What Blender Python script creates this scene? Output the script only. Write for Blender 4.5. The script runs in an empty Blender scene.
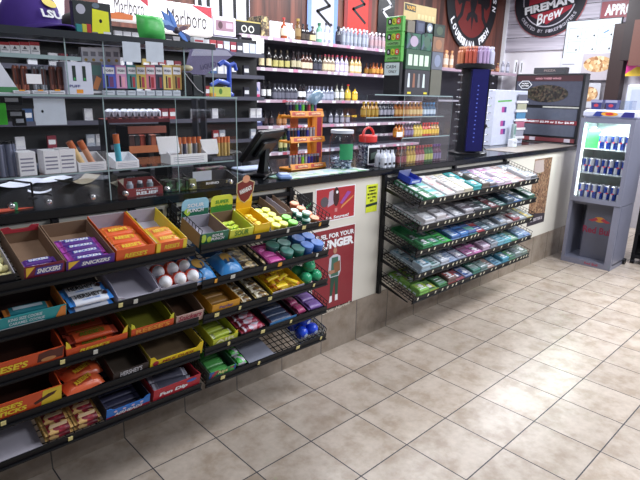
import bpy, math, random
from mathutils import Matrix, Vector
import numpy as np
random.seed(7)
S = bpy.context.scene
COL = S.collection

# ---------------------------------------------------------------- camera
F_PX = 530.43
YAW, PITCH, ROLL = 0.76508, -0.26813, 0.022844
CAM = np.array([-2.0294, -2.0875, 1.5123])
def axes():
    fw = np.array([math.sin(YAW)*math.cos(PITCH), math.cos(YAW)*math.cos(PITCH), math.sin(PITCH)])
    r = np.array([math.cos(YAW), -math.sin(YAW), 0.]); u = np.cross(r, fw)
    return math.cos(ROLL)*r+math.sin(ROLL)*u, -math.sin(ROLL)*r+math.cos(ROLL)*u, fw
CR, CU, CF = axes()
def ray(u, v): return CF+CR*(u-320)/F_PX+CU*(240-v)/F_PX
def onY(u, v, y): d = ray(u, v); return CAM+d*((y-CAM[1])/d[1])
def onX(u, v, x): d = ray(u, v); return CAM+d*((x-CAM[0])/d[0])
def onZ(u, v, z): d = ray(u, v); return CAM+d*((z-CAM[2])/d[2])
def pr(x, y, z):
    d = np.array([x, y, z])-CAM; w = d@CF
    return 320+F_PX*(d@CR)/w, 240-F_PX*(d@CU)/w

cd = bpy.data.cameras.new('camera'); cam = bpy.data.objects.new('camera', cd); COL.objects.link(cam)
cd.sensor_width = 36; cd.lens = F_PX*36/640; cd.clip_start = .05
cam.matrix_world = Matrix(((CR[0], CU[0], -CF[0], CAM[0]), (CR[1], CU[1], -CF[1], CAM[1]), (CR[2], CU[2], -CF[2], CAM[2]), (0, 0, 0, 1)))
S.camera = cam

# ---------------------------------------------------------------- light
w = bpy.data.worlds.new('world'); S.world = w; w.use_nodes = True
w.node_tree.nodes['Background'].inputs[0].default_value = (.80, .86, 1.0, 1)
w.node_tree.nodes['Background'].inputs[1].default_value = 0.09
def area(name, loc, sx, sy, power, col=(1, 1, 1), rot=(0, 0, 0)):
    l = bpy.data.lights.new(name, 'AREA'); l.shape = 'RECTANGLE'; l.size = sx; l.size_y = sy; l.energy = power; l.color = col
    o = bpy.data.objects.new(name, l); COL.objects.link(o); o.location = loc; o.rotation_euler = rot; return o
for i, (x, y, p) in enumerate([(-1.9, -.8, 8), (.6, -1.1, 22), (2.9, -1.6, 34), (4.6, -1.6, 30), (-.9, 1.1, 22), (1.0, 1.15, 38), (2.8, 1.15, 40), (4.9, 1.0, 34), (1.6, -3.2, 58), (4.0, -3.6, 44)]):
    area('ceiling_tube_light', (x, y, 3.0), 1.2, .6, p, (.92, .95, 1.0))
S.view_settings.view_transform = 'Standard'; S.view_settings.look = 'None'
S.view_settings.exposure = 0.86; S.view_settings.gamma = 1; S.view_settings.use_curve_mapping = False

# ---------------------------------------------------------------- materials
MATS = {}
def mat(name, col=(.5, .5, .5), rough=.5, metal=0., noise=.08, nscale=30., emit=None, es=1., coat=0., spec=.5):
    if name in MATS: return MATS[name]
    m = bpy.data.materials.new(name); m.use_nodes = True; nt = m.node_tree; b = nt.nodes['Principled BSDF']
    b.inputs['Roughness'].default_value = rough; b.inputs['Metallic'].default_value = metal
    b.inputs['Specular IOR Level'].default_value = spec
    if coat: b.inputs['Coat Weight'].default_value = coat
    if noise > 0:
        tc = nt.nodes.new('ShaderNodeTexCoord'); n = nt.nodes.new('ShaderNodeTexNoise'); n.inputs['Scale'].default_value = nscale
        n.inputs['Detail'].default_value = 3
        mr = nt.nodes.new('ShaderNodeMapRange'); mr.inputs['To Min'].default_value = 1-noise*2; mr.inputs['To Max'].default_value = 1+noise
        hs = nt.nodes.new('ShaderNodeHueSaturation'); hs.inputs['Color'].default_value = (*col, 1)
        nt.links.new(tc.outputs['Object'], n.inputs['Vector']); nt.links.new(n.outputs['Fac'], mr.inputs['Value'])
        nt.links.new(mr.outputs[0], hs.inputs['Value']); nt.links.new(hs.outputs[0], b.inputs['Base Color'])
    else: b.inputs['Base Color'].default_value = (*col, 1)
    if emit: b.inputs['Emission Color'].default_value = (*emit, 1); b.inputs['Emission Strength'].default_value = es
    MATS[name] = m; return m
def lin(h):
    c = [int(h[i:i+2], 16)/255 for i in (0, 2, 4)]
    return tuple(x/12.92 if x <= .04045 else ((x+.055)/1.055)**2.4 for x in c)
def hx(h, rough=.45, noise=.06, **k):
    return mat('print '+h+('' if rough == .45 else ' %.2f' % rough), lin(h), rough, noise=noise, **k)
def clear(name, tint=(1, 1, 1), fac=.12, rough=.03):
    if name in MATS: return MATS[name]
    m = bpy.data.materials.new(name); m.use_nodes = True; nt = m.node_tree; nt.nodes.clear()
    o = nt.nodes.new('ShaderNodeOutputMaterial'); t = nt.nodes.new('ShaderNodeBsdfTransparent'); t.inputs[0].default_value = (*tint, 1)
    g = nt.nodes.new('ShaderNodeBsdfGlossy'); g.inputs['Roughness'].default_value = rough
    lw = nt.nodes.new('ShaderNodeLayerWeight'); pw = nt.nodes.new('ShaderNodeMath'); pw.operation = 'POWER'; pw.inputs[1].default_value = 4.
    ad = nt.nodes.new('ShaderNodeMath'); ad.operation = 'MULTIPLY_ADD'; ad.inputs[1].default_value = .7; ad.inputs[2].default_value = fac*.2; ad.use_clamp = True
    mx = nt.nodes.new('ShaderNodeMixShader')
    nt.links.new(lw.outputs['Facing'], pw.inputs[0]); nt.links.new(pw.outputs[0], ad.inputs[0]); nt.links.new(ad.outputs[0], mx.inputs[0])
    nt.links.new(t.outputs[0], mx.inputs[1]); nt.links.new(g.outputs[0], mx.inputs[2]); nt.links.new(mx.outputs[0], o.inputs[0])
    MATS[name] = m; return m
def nodes(m):
    nt = m.node_tree; b = nt.nodes['Principled BSDF']
    def N(t, **k):
        n = nt.nodes.new(t)
        for a, v in k.items(): setattr(n, a, v)
        return n
    return nt, b, N
def tile_mat(name, axis2, base, off2, grout=(.045, .045, .055)):
    """stone look ceramic tiles of 0.305 m; axis2 = index of the second grid axis (None for upright joints only)"""
    m = mat(name, base, .32, noise=0); nt, b, N = nodes(m); L = nt.links.new
    tc = N('ShaderNodeTexCoord'); sp = N('ShaderNodeSeparateXYZ'); L(tc.outputs['Object'], sp.inputs[0])
    def M(op, a, v=None, v2=None):
        n = N('ShaderNodeMath', operation=op)
        for i, q in enumerate((a, v, v2)):
            if q is None: continue
            if isinstance(q, (int, float)): n.inputs[i].default_value = q
            else: L(q, n.inputs[i])
        return n.outputs[0]
    gx = M('DIVIDE', sp.outputs[0], .305)
    def edge(g): f = M('FRACT', g); return M('ABSOLUTE', M('SUBTRACT', f, .5))
    e = edge(gx); cell = M('FLOOR', gx)
    if axis2 is not None:
        gy = M('DIVIDE', M('SUBTRACT', sp.outputs[axis2], off2), .305); e = M('MAXIMUM', e, edge(gy))
        cell = M('ADD', cell, M('MULTIPLY', M('FLOOR', gy), 17.3))
    gr = M('GREATER_THAN', e, .4912)
    wn = N('ShaderNodeTexWhiteNoise', noise_dimensions='1D'); L(cell, wn.inputs['W'])
    # shift the clouding per tile
    vm = N('ShaderNodeVectorMath', operation='ADD'); L(tc.outputs['Object'], vm.inputs[0])
    cb = N('ShaderNodeVectorMath', operation='SCALE'); L(wn.outputs['Color'], cb.inputs[0]); cb.inputs['Scale'].default_value = 20; L(cb.outputs[0], vm.inputs[1])
    n1 = N('ShaderNodeTexNoise'); n1.inputs['Scale'].default_value = 9; n1.inputs['Detail'].default_value = 6; n1.inputs['Roughness'].default_value = .62; L(vm.outputs[0], n1.inputs['Vector'])
    n2 = N('ShaderNodeTexNoise'); n2.inputs['Scale'].default_value = 40; n2.inputs['Detail'].default_value = 4; L(vm.outputs[0], n2.inputs['Vector'])
    cr = N('ShaderNodeValToRGB'); L(n1.outputs['Fac'], cr.inputs[0])
    bb = np.array(base)
    cr.color_ramp.elements[0].position = .36; cr.color_ramp.elements[0].color = (*(bb*np.array([.80, .76, .71])), 1)
    cr.color_ramp.elements[1].position = .62; cr.color_ramp.elements[1].color = (*(bb*np.array([1.12, 1.14, 1.16])), 1)
    k = cr.color_ramp.elements.new(.5); k.color = (*bb, 1)
    mr = N('ShaderNodeMapRange'); mr.inputs['To Min'].default_value = .8; mr.inputs['To Max'].default_value = 1.12; L(n2.outputs['Fac'], mr.inputs[0])
    mr2 = N('ShaderNodeMapRange'); mr2.inputs['To Min'].default_value = .92; mr2.inputs['To Max'].default_value = 1.06; L(wn.outputs['Value'], mr2.inputs[0])
    hs = N('ShaderNodeHueSaturation'); L(cr.outputs[0], hs.inputs['Color']); L(M('MULTIPLY', mr.outputs[0], mr2.outputs[0]), hs.inputs['Value'])
    mx = N('ShaderNodeMix', data_type='RGBA'); L(gr, mx.inputs['Factor']); L(hs.outputs[0], mx.inputs['A']); mx.inputs['B'].default_value = (*grout, 1)
    L(mx.outputs['Result'], b.inputs['Base Color'])
    bp = N('ShaderNodeBump'); bp.inputs['Strength'].default_value = .35; bp.inputs['Distance'].default_value = .004
    L(M('SUBTRACT', M('MULTIPLY', n1.outputs['Fac'], .25), gr), bp.inputs['Height']); L(bp.outputs[0], b.inputs['Normal'])
    L(M('ADD', M('MULTIPLY', gr, .5), .3), b.inputs['Roughness'])
    return m
def streak_mat(name, c0, c1, scale=(14, 14, .8), rough=.45, ax=2):
    m = mat(name, c0, rough, noise=0); nt, b, N = nodes(m); L = nt.links.new
    tc = N('ShaderNodeTexCoord'); mp = N('ShaderNodeMapping'); mp.inputs['Scale'].default_value = scale
    n = N('ShaderNodeTexNoise'); n.inputs['Scale'].default_value = 1; n.inputs['Detail'].default_value = 5; n.inputs['Distortion'].default_value = .6
    cr = N('ShaderNodeValToRGB'); cr.color_ramp.elements[0].position = .34; cr.color_ramp.elements[0].color = (*c0, 1)
    cr.color_ramp.elements[1].position = .68; cr.color_ramp.elements[1].color = (*c1, 1)
    L(tc.outputs['Object'], mp.inputs[0]); L(mp.outputs[0], n.inputs['Vector']); L(n.outputs['Fac'], cr.inputs[0]); L(cr.outputs[0], b.inputs['Base Color'])
    return m
def speckle_mat(name, cols, scale, rough=.5, warp=0.):
    """voronoi patches in several colours: crumpled foil, food photographs, mixed print"""
    m = mat(name, cols[0], rough, noise=0); nt, b, N = nodes(m); L = nt.links.new
    tc = N('ShaderNodeTexCoord'); v = N('ShaderNodeTexVoronoi'); v.inputs['Scale'].default_value = scale
    L(tc.outputs['Object'], v.inputs['Vector'])
    sp = N('ShaderNodeSeparateColor'); L(v.outputs['Color'], sp.inputs[0])
    cr = N('ShaderNodeValToRGB'); cr.color_ramp.interpolation = 'CONSTANT'
    n = len(cols)
    cr.color_ramp.elements[0].color = (*cols[0], 1); cr.color_ramp.elements[1].position = 1/n; cr.color_ramp.elements[1].color = (*cols[1], 1)
    for i in range(2, n): e = cr.color_ramp.elements.new(i/n); e.color = (*cols[i], 1)
    L(sp.outputs[0], cr.inputs[0]); L(cr.outputs[0], b.inputs['Base Color']); return m

BLACK = mat('black powder coated steel', (.006, .006, .008), .45, noise=.1, spec=.3)
BLACKP = mat('black plastic', (.009, .009, .012), .35, spec=.35)
WTOP = mat('black laminate worktop', (.006, .007, .009), .16, spec=.4)
WALLW = mat('cream painted panel', lin('DAD6CC'), .5, noise=.02, nscale=3)
KRAFT = mat('raw brown cardboard', lin('8C705A'), .8, noise=.08)
GREYC = mat('pale grey cardboard', lin('B5B0BC'), .7, noise=.05)
WHITE = mat('white card', lin('F0F0F5'), .5, noise=.02)
STEEL = mat('brushed steel', (.55, .56, .6), .28, .9, noise=.05)
CHROME = mat('chrome', (.8, .8, .84), .12, 1., noise=0)
PLEXI = clear('clear acrylic')
PLEXI2 = clear('smoky acrylic', (.80, .84, .88), .2)
PLEXEDGE = mat('acrylic edge', (.30, .40, .42), .2, noise=0)
TAGY = hx('EFE29A', .5); TAGO = hx('F5B040', .5)

# ---------------------------------------------------------------- mesh builder
TXT = {}
def text_geo(s, shear=0., bold=0.):
    k = (s, shear, bold)
    if k in TXT: return TXT[k]
    c = bpy.data.curves.new('t', 'FONT'); c.body = s; c.shear = shear; c.offset = bold; c.resolution_u = 2; c.align_x = 'LEFT'
    o = bpy.data.objects.new('t', c); COL.objects.link(o)
    dg = bpy.context.evaluated_depsgraph_get(); me = bpy.data.meshes.new_from_object(o.evaluated_get(dg))
    V = [v.co.copy() for v in me.vertices]; P = [list(p.vertices) for p in me.polygons]
    bpy.data.objects.remove(o); bpy.data.curves.remove(c); bpy.data.meshes.remove(me)
    if V:
        x0 = min(v.x for v in V); x1 = max(v.x for v in V); y0 = min(v.y for v in V); y1 = max(v.y for v in V)
        V = [Vector(((v.x-x0)/(x1-x0+1e-9)-.5, (v.y-y0)/(y1-y0+1e-9)-.5, 0)) for v in V]
    TXT[k] = (V, P); return TXT[k]
FRONT = Matrix(((1, 0, 0, 0), (0, 0, -1, 0), (0, 1, 0, 0), (0, 0, 0, 1)))     # face towards -y
LEFTF = Matrix(((0, 0, -1, 0), (-1, 0, 0, 0), (0, 1, 0, 0), (0, 0, 0, 1)))    # face towards -x, text runs to -y
TOP = Matrix.Identity(4)
def T(x, y, z): return Matrix.Translation((x, y, z))
def R(a, ax='Z'): return Matrix.Rotation(math.radians(a), 4, ax)

class MB:
    def __init__(s): s.v = []; s.f = []; s.m = []; s.sm = []; s.mats = []; s.M = Matrix.Identity(4)
    def mi(s, m):
        if m not in s.mats: s.mats.append(m)
        return s.mats.index(m)
    def add(s, V, Fs, m, smooth=False, M=None):
        X = s.M@M if M is not None else s.M
        b = len(s.v); s.v += [tuple(X@Vector(v)) for v in V]; k = s.mi(m)
        for f in Fs: s.f.append([b+i for i in f]); s.m.append(k); s.sm.append(smooth)
        return s
    def box(s, x0, x1, y0, y1, z0, z1, m, M=None, mats=None):
        V = [(x0, y0, z0), (x1, y0, z0), (x1, y1, z0), (x0, y1, z0), (x0, y0, z1), (x1, y0, z1), (x1, y1, z1), (x0, y1, z1)]
        Fs = [(0, 3, 2, 1), (4, 5, 6, 7), (0, 1, 5, 4), (1, 2, 6, 5), (2, 3, 7, 6), (3, 0, 4, 7)]
        return s.add(V, Fs, m, M=M)
    def rbox(s, x0, x1, y0, y1, z0, z1, m, r=.004, M=None):
        """box with chamfered edges"""
        r = min(r, (x1-x0)*.45, (y1-y0)*.45, (z1-z0)*.45); V = []; 
        ring = lambda z, q: [(x0+q, y0, z), (x1-q, y0, z), (x1, y0+q, z), (x1, y1-q, z), (x1-q, y1, z), (x0+q, y1, z), (x0, y1-q, z), (x0, y0+q, z)]
        ins = lambda z: [(x0+2*r, y0+r, z), (x1-2*r, y0+r, z), (x1-r, y0+2*r, z), (x1-r, y1-2*r, z), (x1-2*r, y1-r, z), (x0+2*r, y1-r, z), (x0+r, y1-2*r, z), (x0+r, y0+2*r, z)]
        V = ins(z0)+ring(z0+r, r)+ring(z1-r, r)+ins(z1); Fs = [tuple(range(7, -1, -1)), tuple(range(24, 32))]
        for k in range(3):
            for i in range(8): j = (i+1) % 8; Fs.append((k*8+i, k*8+j, k*8+8+j, k*8+8+i))
        return s.add(V, Fs, m, M=M)
    def cyl(s, p0, p1, r0, m, r1=None, n=10, smooth=True, M=None):
        r1 = r0 if r1 is None else r1; p0 = Vector(p0); p1 = Vector(p1); d = (p1-p0).normalized()
        a = d.orthogonal().normalized(); b = d.cross(a); V = []
        for p, r in ((p0, r0), (p1, r1)):
            for i in range(n): t = 2*math.pi*i/n; V.append(p+a*(r*math.cos(t))+b*(r*math.sin(t)))
        s.add(V, [(i, (i+1) % n, n+(i+1) % n, n+i) for i in range(n)], m, smooth, M)
        return s.add(V, [tuple(range(n-1, -1, -1)), tuple(range(n, 2*n))], m, False, M)
    def tube(s, pts, r, m, n=6, M=None):
        for a, b in zip(pts[:-1], pts[1:]): s.cyl(a, b, r, m, n=n, M=M)
        return s
    def lathe(s, prof, m, n=14, c=(0, 0, 0), M=None, sq=1.):
        """prof: (radius, z[, material]) list from the bottom up"""
        V = []; 
        for q in prof:
            for i in range(n): t = 2*math.pi*(i+.5)/n; V.append((c[0]+q[0]*math.cos(t), c[1]+q[0]*math.sin(t)*sq, c[2]+q[1]))
        for k in range(len(prof)-1):
            mm = prof[k+1][2] if len(prof[k+1]) > 2 else m
            s.add([V[k*n+i] for i in range(n)]+[V[k*n+n+i] for i in range(n)], [(i, (i+1) % n, n+(i+1) % n, n+i) for i in range(n)], mm, True, M)
        if prof[0][0] > 1e-5: s.add(V[:n], [tuple(range(n-1, -1, -1))], m, False, M)
        if prof[-1][0] > 1e-5: s.add(V[-n:], [tuple(range(n))], prof[-1][2] if len(prof[-1]) > 2 else m, False, M)
        return s
    def ell(s, c, rx, ry, rz, m, n=12, k=8, M=None, egg=0.):
        pr_ = []
        V = []; Fs = []
        for j in range(k+1):
            a = -math.pi/2+math.pi*j/k
            for i in range(n):
                t = 2*math.pi*i/n; q = max(math.cos(a), 1e-3)*(1-egg*math.sin(a)); V.append((c[0]+rx*q*math.cos(t), c[1]+ry*q*math.sin(t), c[2]+rz*math.sin(a)))
        for j in range(k):
            for i in range(n): Fs.append((j*n+i, j*n+(i+1) % n, (j+1)*n+(i+1) % n, (j+1)*n+i))
        return s.add(V, Fs, m, True, M)
    def prism(s, out, z0, z1, m, M=None, top=None):
        n = len(out); V = [(x, y, z0) for x, y in out]+[(x, y, z1) for x, y in out]
        ar = sum(out[i][0]*out[(i+1) % n][1]-out[(i+1) % n][0]*out[i][1] for i in range(n))
        if ar < 0: V = [(x, y, z0) for x, y in out[::-1]]+[(x, y, z1) for x, y in out[::-1]]
        s.add(V, [tuple(range(n-1, -1, -1))]+[(i, (i+1) % n, n+(i+1) % n, n+i) for i in range(n)], m, M=M)
        return s.add(V, [tuple(range(n, 2*n))], top or m, M=M)
    def text(s, t, M, w_, h_, m, shear=0., bold=.02, z=.0007):
        V, P = text_geo(t, shear, bold)
        return s.add([(v.x*w_, v.y*h_, z) for v in V], P, m, M=M)
    def patch(s, pts, m, M, z=.0004):
        """a printed shape, a hair proud of its face"""
        return s.add([(x, y, z) for x, y in pts], [tuple(range(len(pts)))], m, M=M)
    def disc(s, x, y, rx, ry, m, M, z=.0004, n=20):
        return s.patch([(x+rx*math.cos(2*math.pi*i/n), y+ry*math.sin(2*math.pi*i/n)) for i in range(n)], m, M, z)
    def wrap(s, L, W, H, m, m2=None, n=10, M=None, crimp=.07, seed=0):
        """flow-wrapped bar lying along x, centred, bottom at z=0: flat crimped ends, puffed middle"""
        rnd = random.Random(seed); us = [-.5, -.5+crimp, -.5+crimp+.05, -.2, .2, .5-crimp-.05, .5-crimp, .5]; hs = [.08, .1, .75, 1, 1, .75, .1, .08]
        V = []; Fs = []
        for u, h in zip(us, hs):
            for i in range(n):
                t = 2*math.pi*i/n; ct, st = math.cos(t), math.sin(t)
                V.append((u*L, W/2*math.copysign(abs(ct)**.7, ct), H/2+H/2*h*math.copysign(abs(st)**.7, st)*(1+.08*(rnd.random()-.5))))
        for k in range(len(us)-1):
            mm = m2 if (m2 and k in (0, len(us)-2, 1, len(us)-3)) else m
            s.add(V[k*n:(k+2)*n], [(i, n+i, n+(i+1) % n, (i+1) % n) for i in range(n)], mm, True, M)
        s.add(V[:n], [tuple(range(n))], m2 or m, M=M); s.add(V[-n:], [tuple(range(n-1, -1, -1))], m2 or m, M=M)
        return s
    def bag(s, W, D, H, m, m2=None, seed=0, M=None, nx=10, ny=8):
        """pillow pouch, x in -W/2..W/2, y in -D/2..D/2"""
        rnd = random.Random(seed); V = []; 
        for sg in (1, -1):
            for j in range(ny+1):
                for i in range(nx+1):
                    u = i/nx*2-1; v = j/ny*2-1; h = max(0, (1-abs(u)**2.6))**.6*max(0, (1-abs(v)**3))**.6
                    wob = 1+.22*(rnd.random()-.5); z = (H*(.28 if sg < 0 else .72)*h*wob)*sg+H*.28
                    V.append((u*W/2*(1-.05*abs(v)), v*D/2*(1-.06*abs(u)), max(z, .0005)))
        q = (nx+1)*(ny+1)
        F1 = []; F2 = []; F3 = []
        for j in range(ny):
            for i in range(nx):
                a = j*(nx+1)+i; f = (a, a+1, a+nx+2, a+nx+1)
                (F2 if (m2 and 2 < i < nx-3 and 1 < j < ny-2) else F1).append(f); F3.append(tuple(q+k for k in f[::-1]))
        s.add(V, F1+F3, m, True, M)
        if F2: s.add(V, F2, m2, True, M)
        return s
    def build(s, name, parent=None, loc=(0, 0, 0), rot=(0, 0, 0), label=None, cat=None, group=None, kind=None, bevel=0):
        me = bpy.data.meshes.new(name); me.from_pydata(s.v, [], s.f)
        for m in s.mats: me.materials.append(m)
        me.polygons.foreach_set('material_index', s.m); me.polygons.foreach_set('use_smooth', s.sm); me.update()
        o = bpy.data.objects.new(name, me); COL.objects.link(o); o.location = loc; o.rotation_euler = rot
        if parent: o.parent = parent
        if bevel:
            b = o.modifiers.new('bevel', 'BEVEL'); b.width = bevel; b.segments = 2; b.limit_method = 'ANGLE'
        tag(o, label, cat, group, kind); return o
def tag(o, label=None, cat=None, group=None, kind=None):
    if label: o['label'] = label
    if cat: o['category'] = cat
    if group: o['group'] = group
    if kind: o['kind'] = kind
    return o
def thing(name, label, cat, loc=(0, 0, 0), rot=(0, 0, 0), group=None):
    o = bpy.data.objects.new(name, None); COL.objects.link(o); o.location = loc; o.rotation_euler = rot; o.empty_display_size = .05
    return tag(o, label, cat, group)
def dup(o, loc=None, rot=None, label=None, group=None, parent=None):
    c = o.copy(); COL.objects.link(c); c.parent = parent
    if loc is not None: c.location = loc
    if rot is not None: c.rotation_euler = rot
    if label: c['label'] = label
    if group: c['group'] = group
    for ch in [k for k in o.children if k != c]:
        dup(ch, parent=c)
    return c
ORD = ['first', 'second', 'third', 'fourth', 'fifth', 'sixth', 'seventh', 'eighth', 'ninth', 'tenth', 'eleventh', 'twelfth', 'thirteenth', 'fourteenth', 'fifteenth', 'sixteenth', 'seventeenth', 'eighteenth', 'nineteenth', 'twentieth']
SH = ['top', 'second', 'middle', 'fourth', 'bottom']

# ================================================================ SETTING
FLOOR = tile_mat('stone look floor tiles', 1, lin('B3A598'), .029)
BASE = tile_mat('stone look skirting tiles', None, lin('94877A'), 0, (.09, .085, .08))
mb = MB(); mb.box(-6, 7, -7, 2.5, -.05, 0, FLOOR); mb.build('floor', kind='structure')
WOOD = streak_mat('dark red brown wood panelling', lin('3A1C16'), lin('824A3A'), (11, 11, .7))
mb = MB(); mb.box(-6, 6.2, 2.4, 2.5, 0, 3.4, WOOD); mb.build('wall_back', kind='structure')
WHW = mat('white painted wall', lin('E4DFE6'), .55, noise=.02, nscale=2)
mb = MB(); mb.box(6.2, 6.3, -7, 2.5, 0, 3.4, WHW); mb.build('wall_right', kind='structure')
PLANK = streak_mat('whitewashed grey boards', lin('9C96A4'), lin('D6D0DC'), (.9, .9, 16), .6)
mb = MB()
for k in range(5): mb.box(6.17, 6.199, .1, 2.399, 2.22+k*.2, 2.412+k*.2, PLANK)
for k in range(5): mb.box(6.175, 6.1995, .1, 2.399, 2.41+k*.2, 2.422+k*.2, BLACKP)
mb.build('trim_1', kind='structure')
mb = MB(); mb.box(6.15, 6.199, 2.34, 2.399, 0, 3.4, WHITE); mb.build('trim_2', kind='structure')

# counter: cream front, tiled skirting, black worktop
mb = MB(); mb.box(-4, 3.95, .0, .10, .27, 1.043, WALLW); front = None
t = thing('service_counter', 'long cream fronted service counter with a black worktop', 'counter', (0, 0, 0))
mb.build('front_panel', t)
mb = MB(); mb.box(-4, 3.95, -.004, .10, 0, .27, BASE); mb.build('tile_skirting', t)
mb = MB(); mb.rbox(-4, 3.96, -.018, .74, 1.043, 1.08, WTOP, r=.004); mb.build('worktop', t)
mb = MB(); mb.box(-4, 3.95, .60, .68, .0, 1.043, WALLW); mb.build('rear_panel', t)

# ================================================================ SHELF RACKS
AT = math.atan2(.085, .272); ZF = [.899, .746, .593, .441, .288]; YF = -.276
def sl(i, d=0., up=0.):
    """y, z on shelf i, d metres up the slope from its front edge"""
    return YF+d*math.cos(AT)-up*math.sin(AT), ZF[i]+d*math.sin(AT)+up*math.cos(AT)
def fx(i, px, d=0.004, up=.03):
    y, z = sl(i, d, up); a, b = -2.6, 3.2
    for _ in range(40):
        c = (a+b)/2
        if pr(c, y, z)[0] < px: a = c
        else: b = c
    return (a+b)/2
def shelf_part(root, i, x0, x1, tags, fences=(), mesh_floor=True, ends=(True, True)):
    m = MB(); m.M = T(0, YF, ZF[i])@Matrix.Rotation(AT, 4, 'X')
    D = .283
    m.box(x0, x1, -.004, .001, -.022, .022, BLACK)                      # front lip
    m.box(x0, x1, -.012, -.004, -.012, -.006, BLACK)
    m.cyl((x0, D, 0), (x1, D, 0), .004, BLACK, n=6)
    n = int((x1-x0)/.03)
    for k in range(n+1):
        x = x0+.003+(x1-x0-.006)*k/n; m.box(x-.0016, x+.0016, 0, D, -.005, -.0015, BLACK)
    for k in range(1, 9): y = D*k/9; m.box(x0, x1, y-.0016, y+.0016, -.0085, -.005, BLACK)
    sh = m.build('shelf', root)
    def fence(x, h=.05, full=D):
        g = MB(); g.M = T(0, YF, ZF[i])@Matrix.Rotation(AT, 4, 'X')
        for z in (.012, .03, h): g.cyl((x, 0.002, z), (x, full, z), .0018, BLACK, n=4)
        for k in range(12): y = .004+(full-.008)*k/11; g.cyl((x, y, -.002), (x, y, h), .0016, BLACK, n=4)
        g.build('wire_divider', sh)
    if ends[0]: fence(x0+.002)
    if ends[1]: fence(x1-.002)
    for x in fences: fence(x, .085)
    tm = None
    for (x, c, w_) in tags:
        if tm is None or tm.get('c') != (c, w_):
            g = MB(); g.box(-w_/2, w_/2, -.0062, -.0042, -.002, .016, c); 
            o = g.build('price_tag', sh, (x, YF, ZF[i]), (AT, 0, 0)); tm = {'o': o, 'c': (c, w_)}
        else: dup(tm['o'], (x, YF, ZF[i]), (AT, 0, 0), parent=sh)
    return sh
def rack(label, x0, x1, posts, tagf, fences=None, rail=True, name='wire_shelf_rack', ends=(True, True)):
    r = thing(name, label, 'shelf rack')
    for x in posts:
        m = MB(); m.box(x-.012, x+.012, -.027, -.003, .27, 1.042, BLACK)
        for z in range(24): m.box(x-.002, x+.002, -.0278, -.0268, .30+z*.03, .315+z*.03, BLACKP)
        m.build('upright_post', r)
    if rail:
        m = MB(); m.box(x0, x1, -.024, -.011, 1.004, 1.024, BLACK); m.build('back_rail', r)
    for i in range(5):
        shelf_part(r, i, x0, x1, tagf(i), (fences or {}).get(i, ()), ends=ends)
        for x in posts:
            m = MB(); y, z = sl(i, .27); m.prism([(-.014, z-.03), (-.014, z-.006), (-.25, ZF[i]-.006), (-.25, ZF[i]-.012)], x-.003, x+.003, BLACK, M=Matrix(((0, 0, 1, 0), (1, 0, 0, 0), (0, 1, 0, 0), (0, 0, 0, 1)))); m.build('bracket', r)
    return r
def tags_left(i):
    px = {0: [], 1: [120, 135], 2: [62, 95], 3: [3], 4: [70]}[i]
    return [(fx(i, p, 0, 0), TAGY if k % 2 == 0 else hx('D8D8D0'), .016) for k, p in enumerate(px)]
def tags_mid(i):
    px = {0: [257, 287, 303, 319], 1: [215, 232, 264, 279, 316], 2: [216, 239, 269, 313], 3: [228, 262, 290], 4: [222, 258, 297, 320]}[i]
    return [(fx(i, p, 0, 0), [TAGO, hx('D8D8D0'), TAGY][(k+(i > 1)) % 3 if i < 2 else 2], .022 if (k+i) % 2 == 0 else .012) for k, p in enumerate(px)]
def tags_right(i):
    rnd = random.Random(i+5); out = []; x = .56
    while x < 2.04:
        out.append((x, hx('F2EFD8'), .012)); x += rnd.choice([.045, .06, .08, .11])
    return out
XL0, XL1, XM0, XM1 = -2.35, -.982, -.958, -.236
rack('black five shelf wire candy rack at the left end of the counter', XL0, XL1, (-2.0, -1.414, -1.115), tags_left, ends=(True, False))
rack('black five shelf wire candy rack left of the red posters', XM0, XM1, (-.93, -.26), tags_mid, {0: (XM0-.0,)})
rack('black wire rack of gum packs on the right part of the counter', .514, 2.06, (.50, 1.27, 2.0), tags_right)

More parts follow.
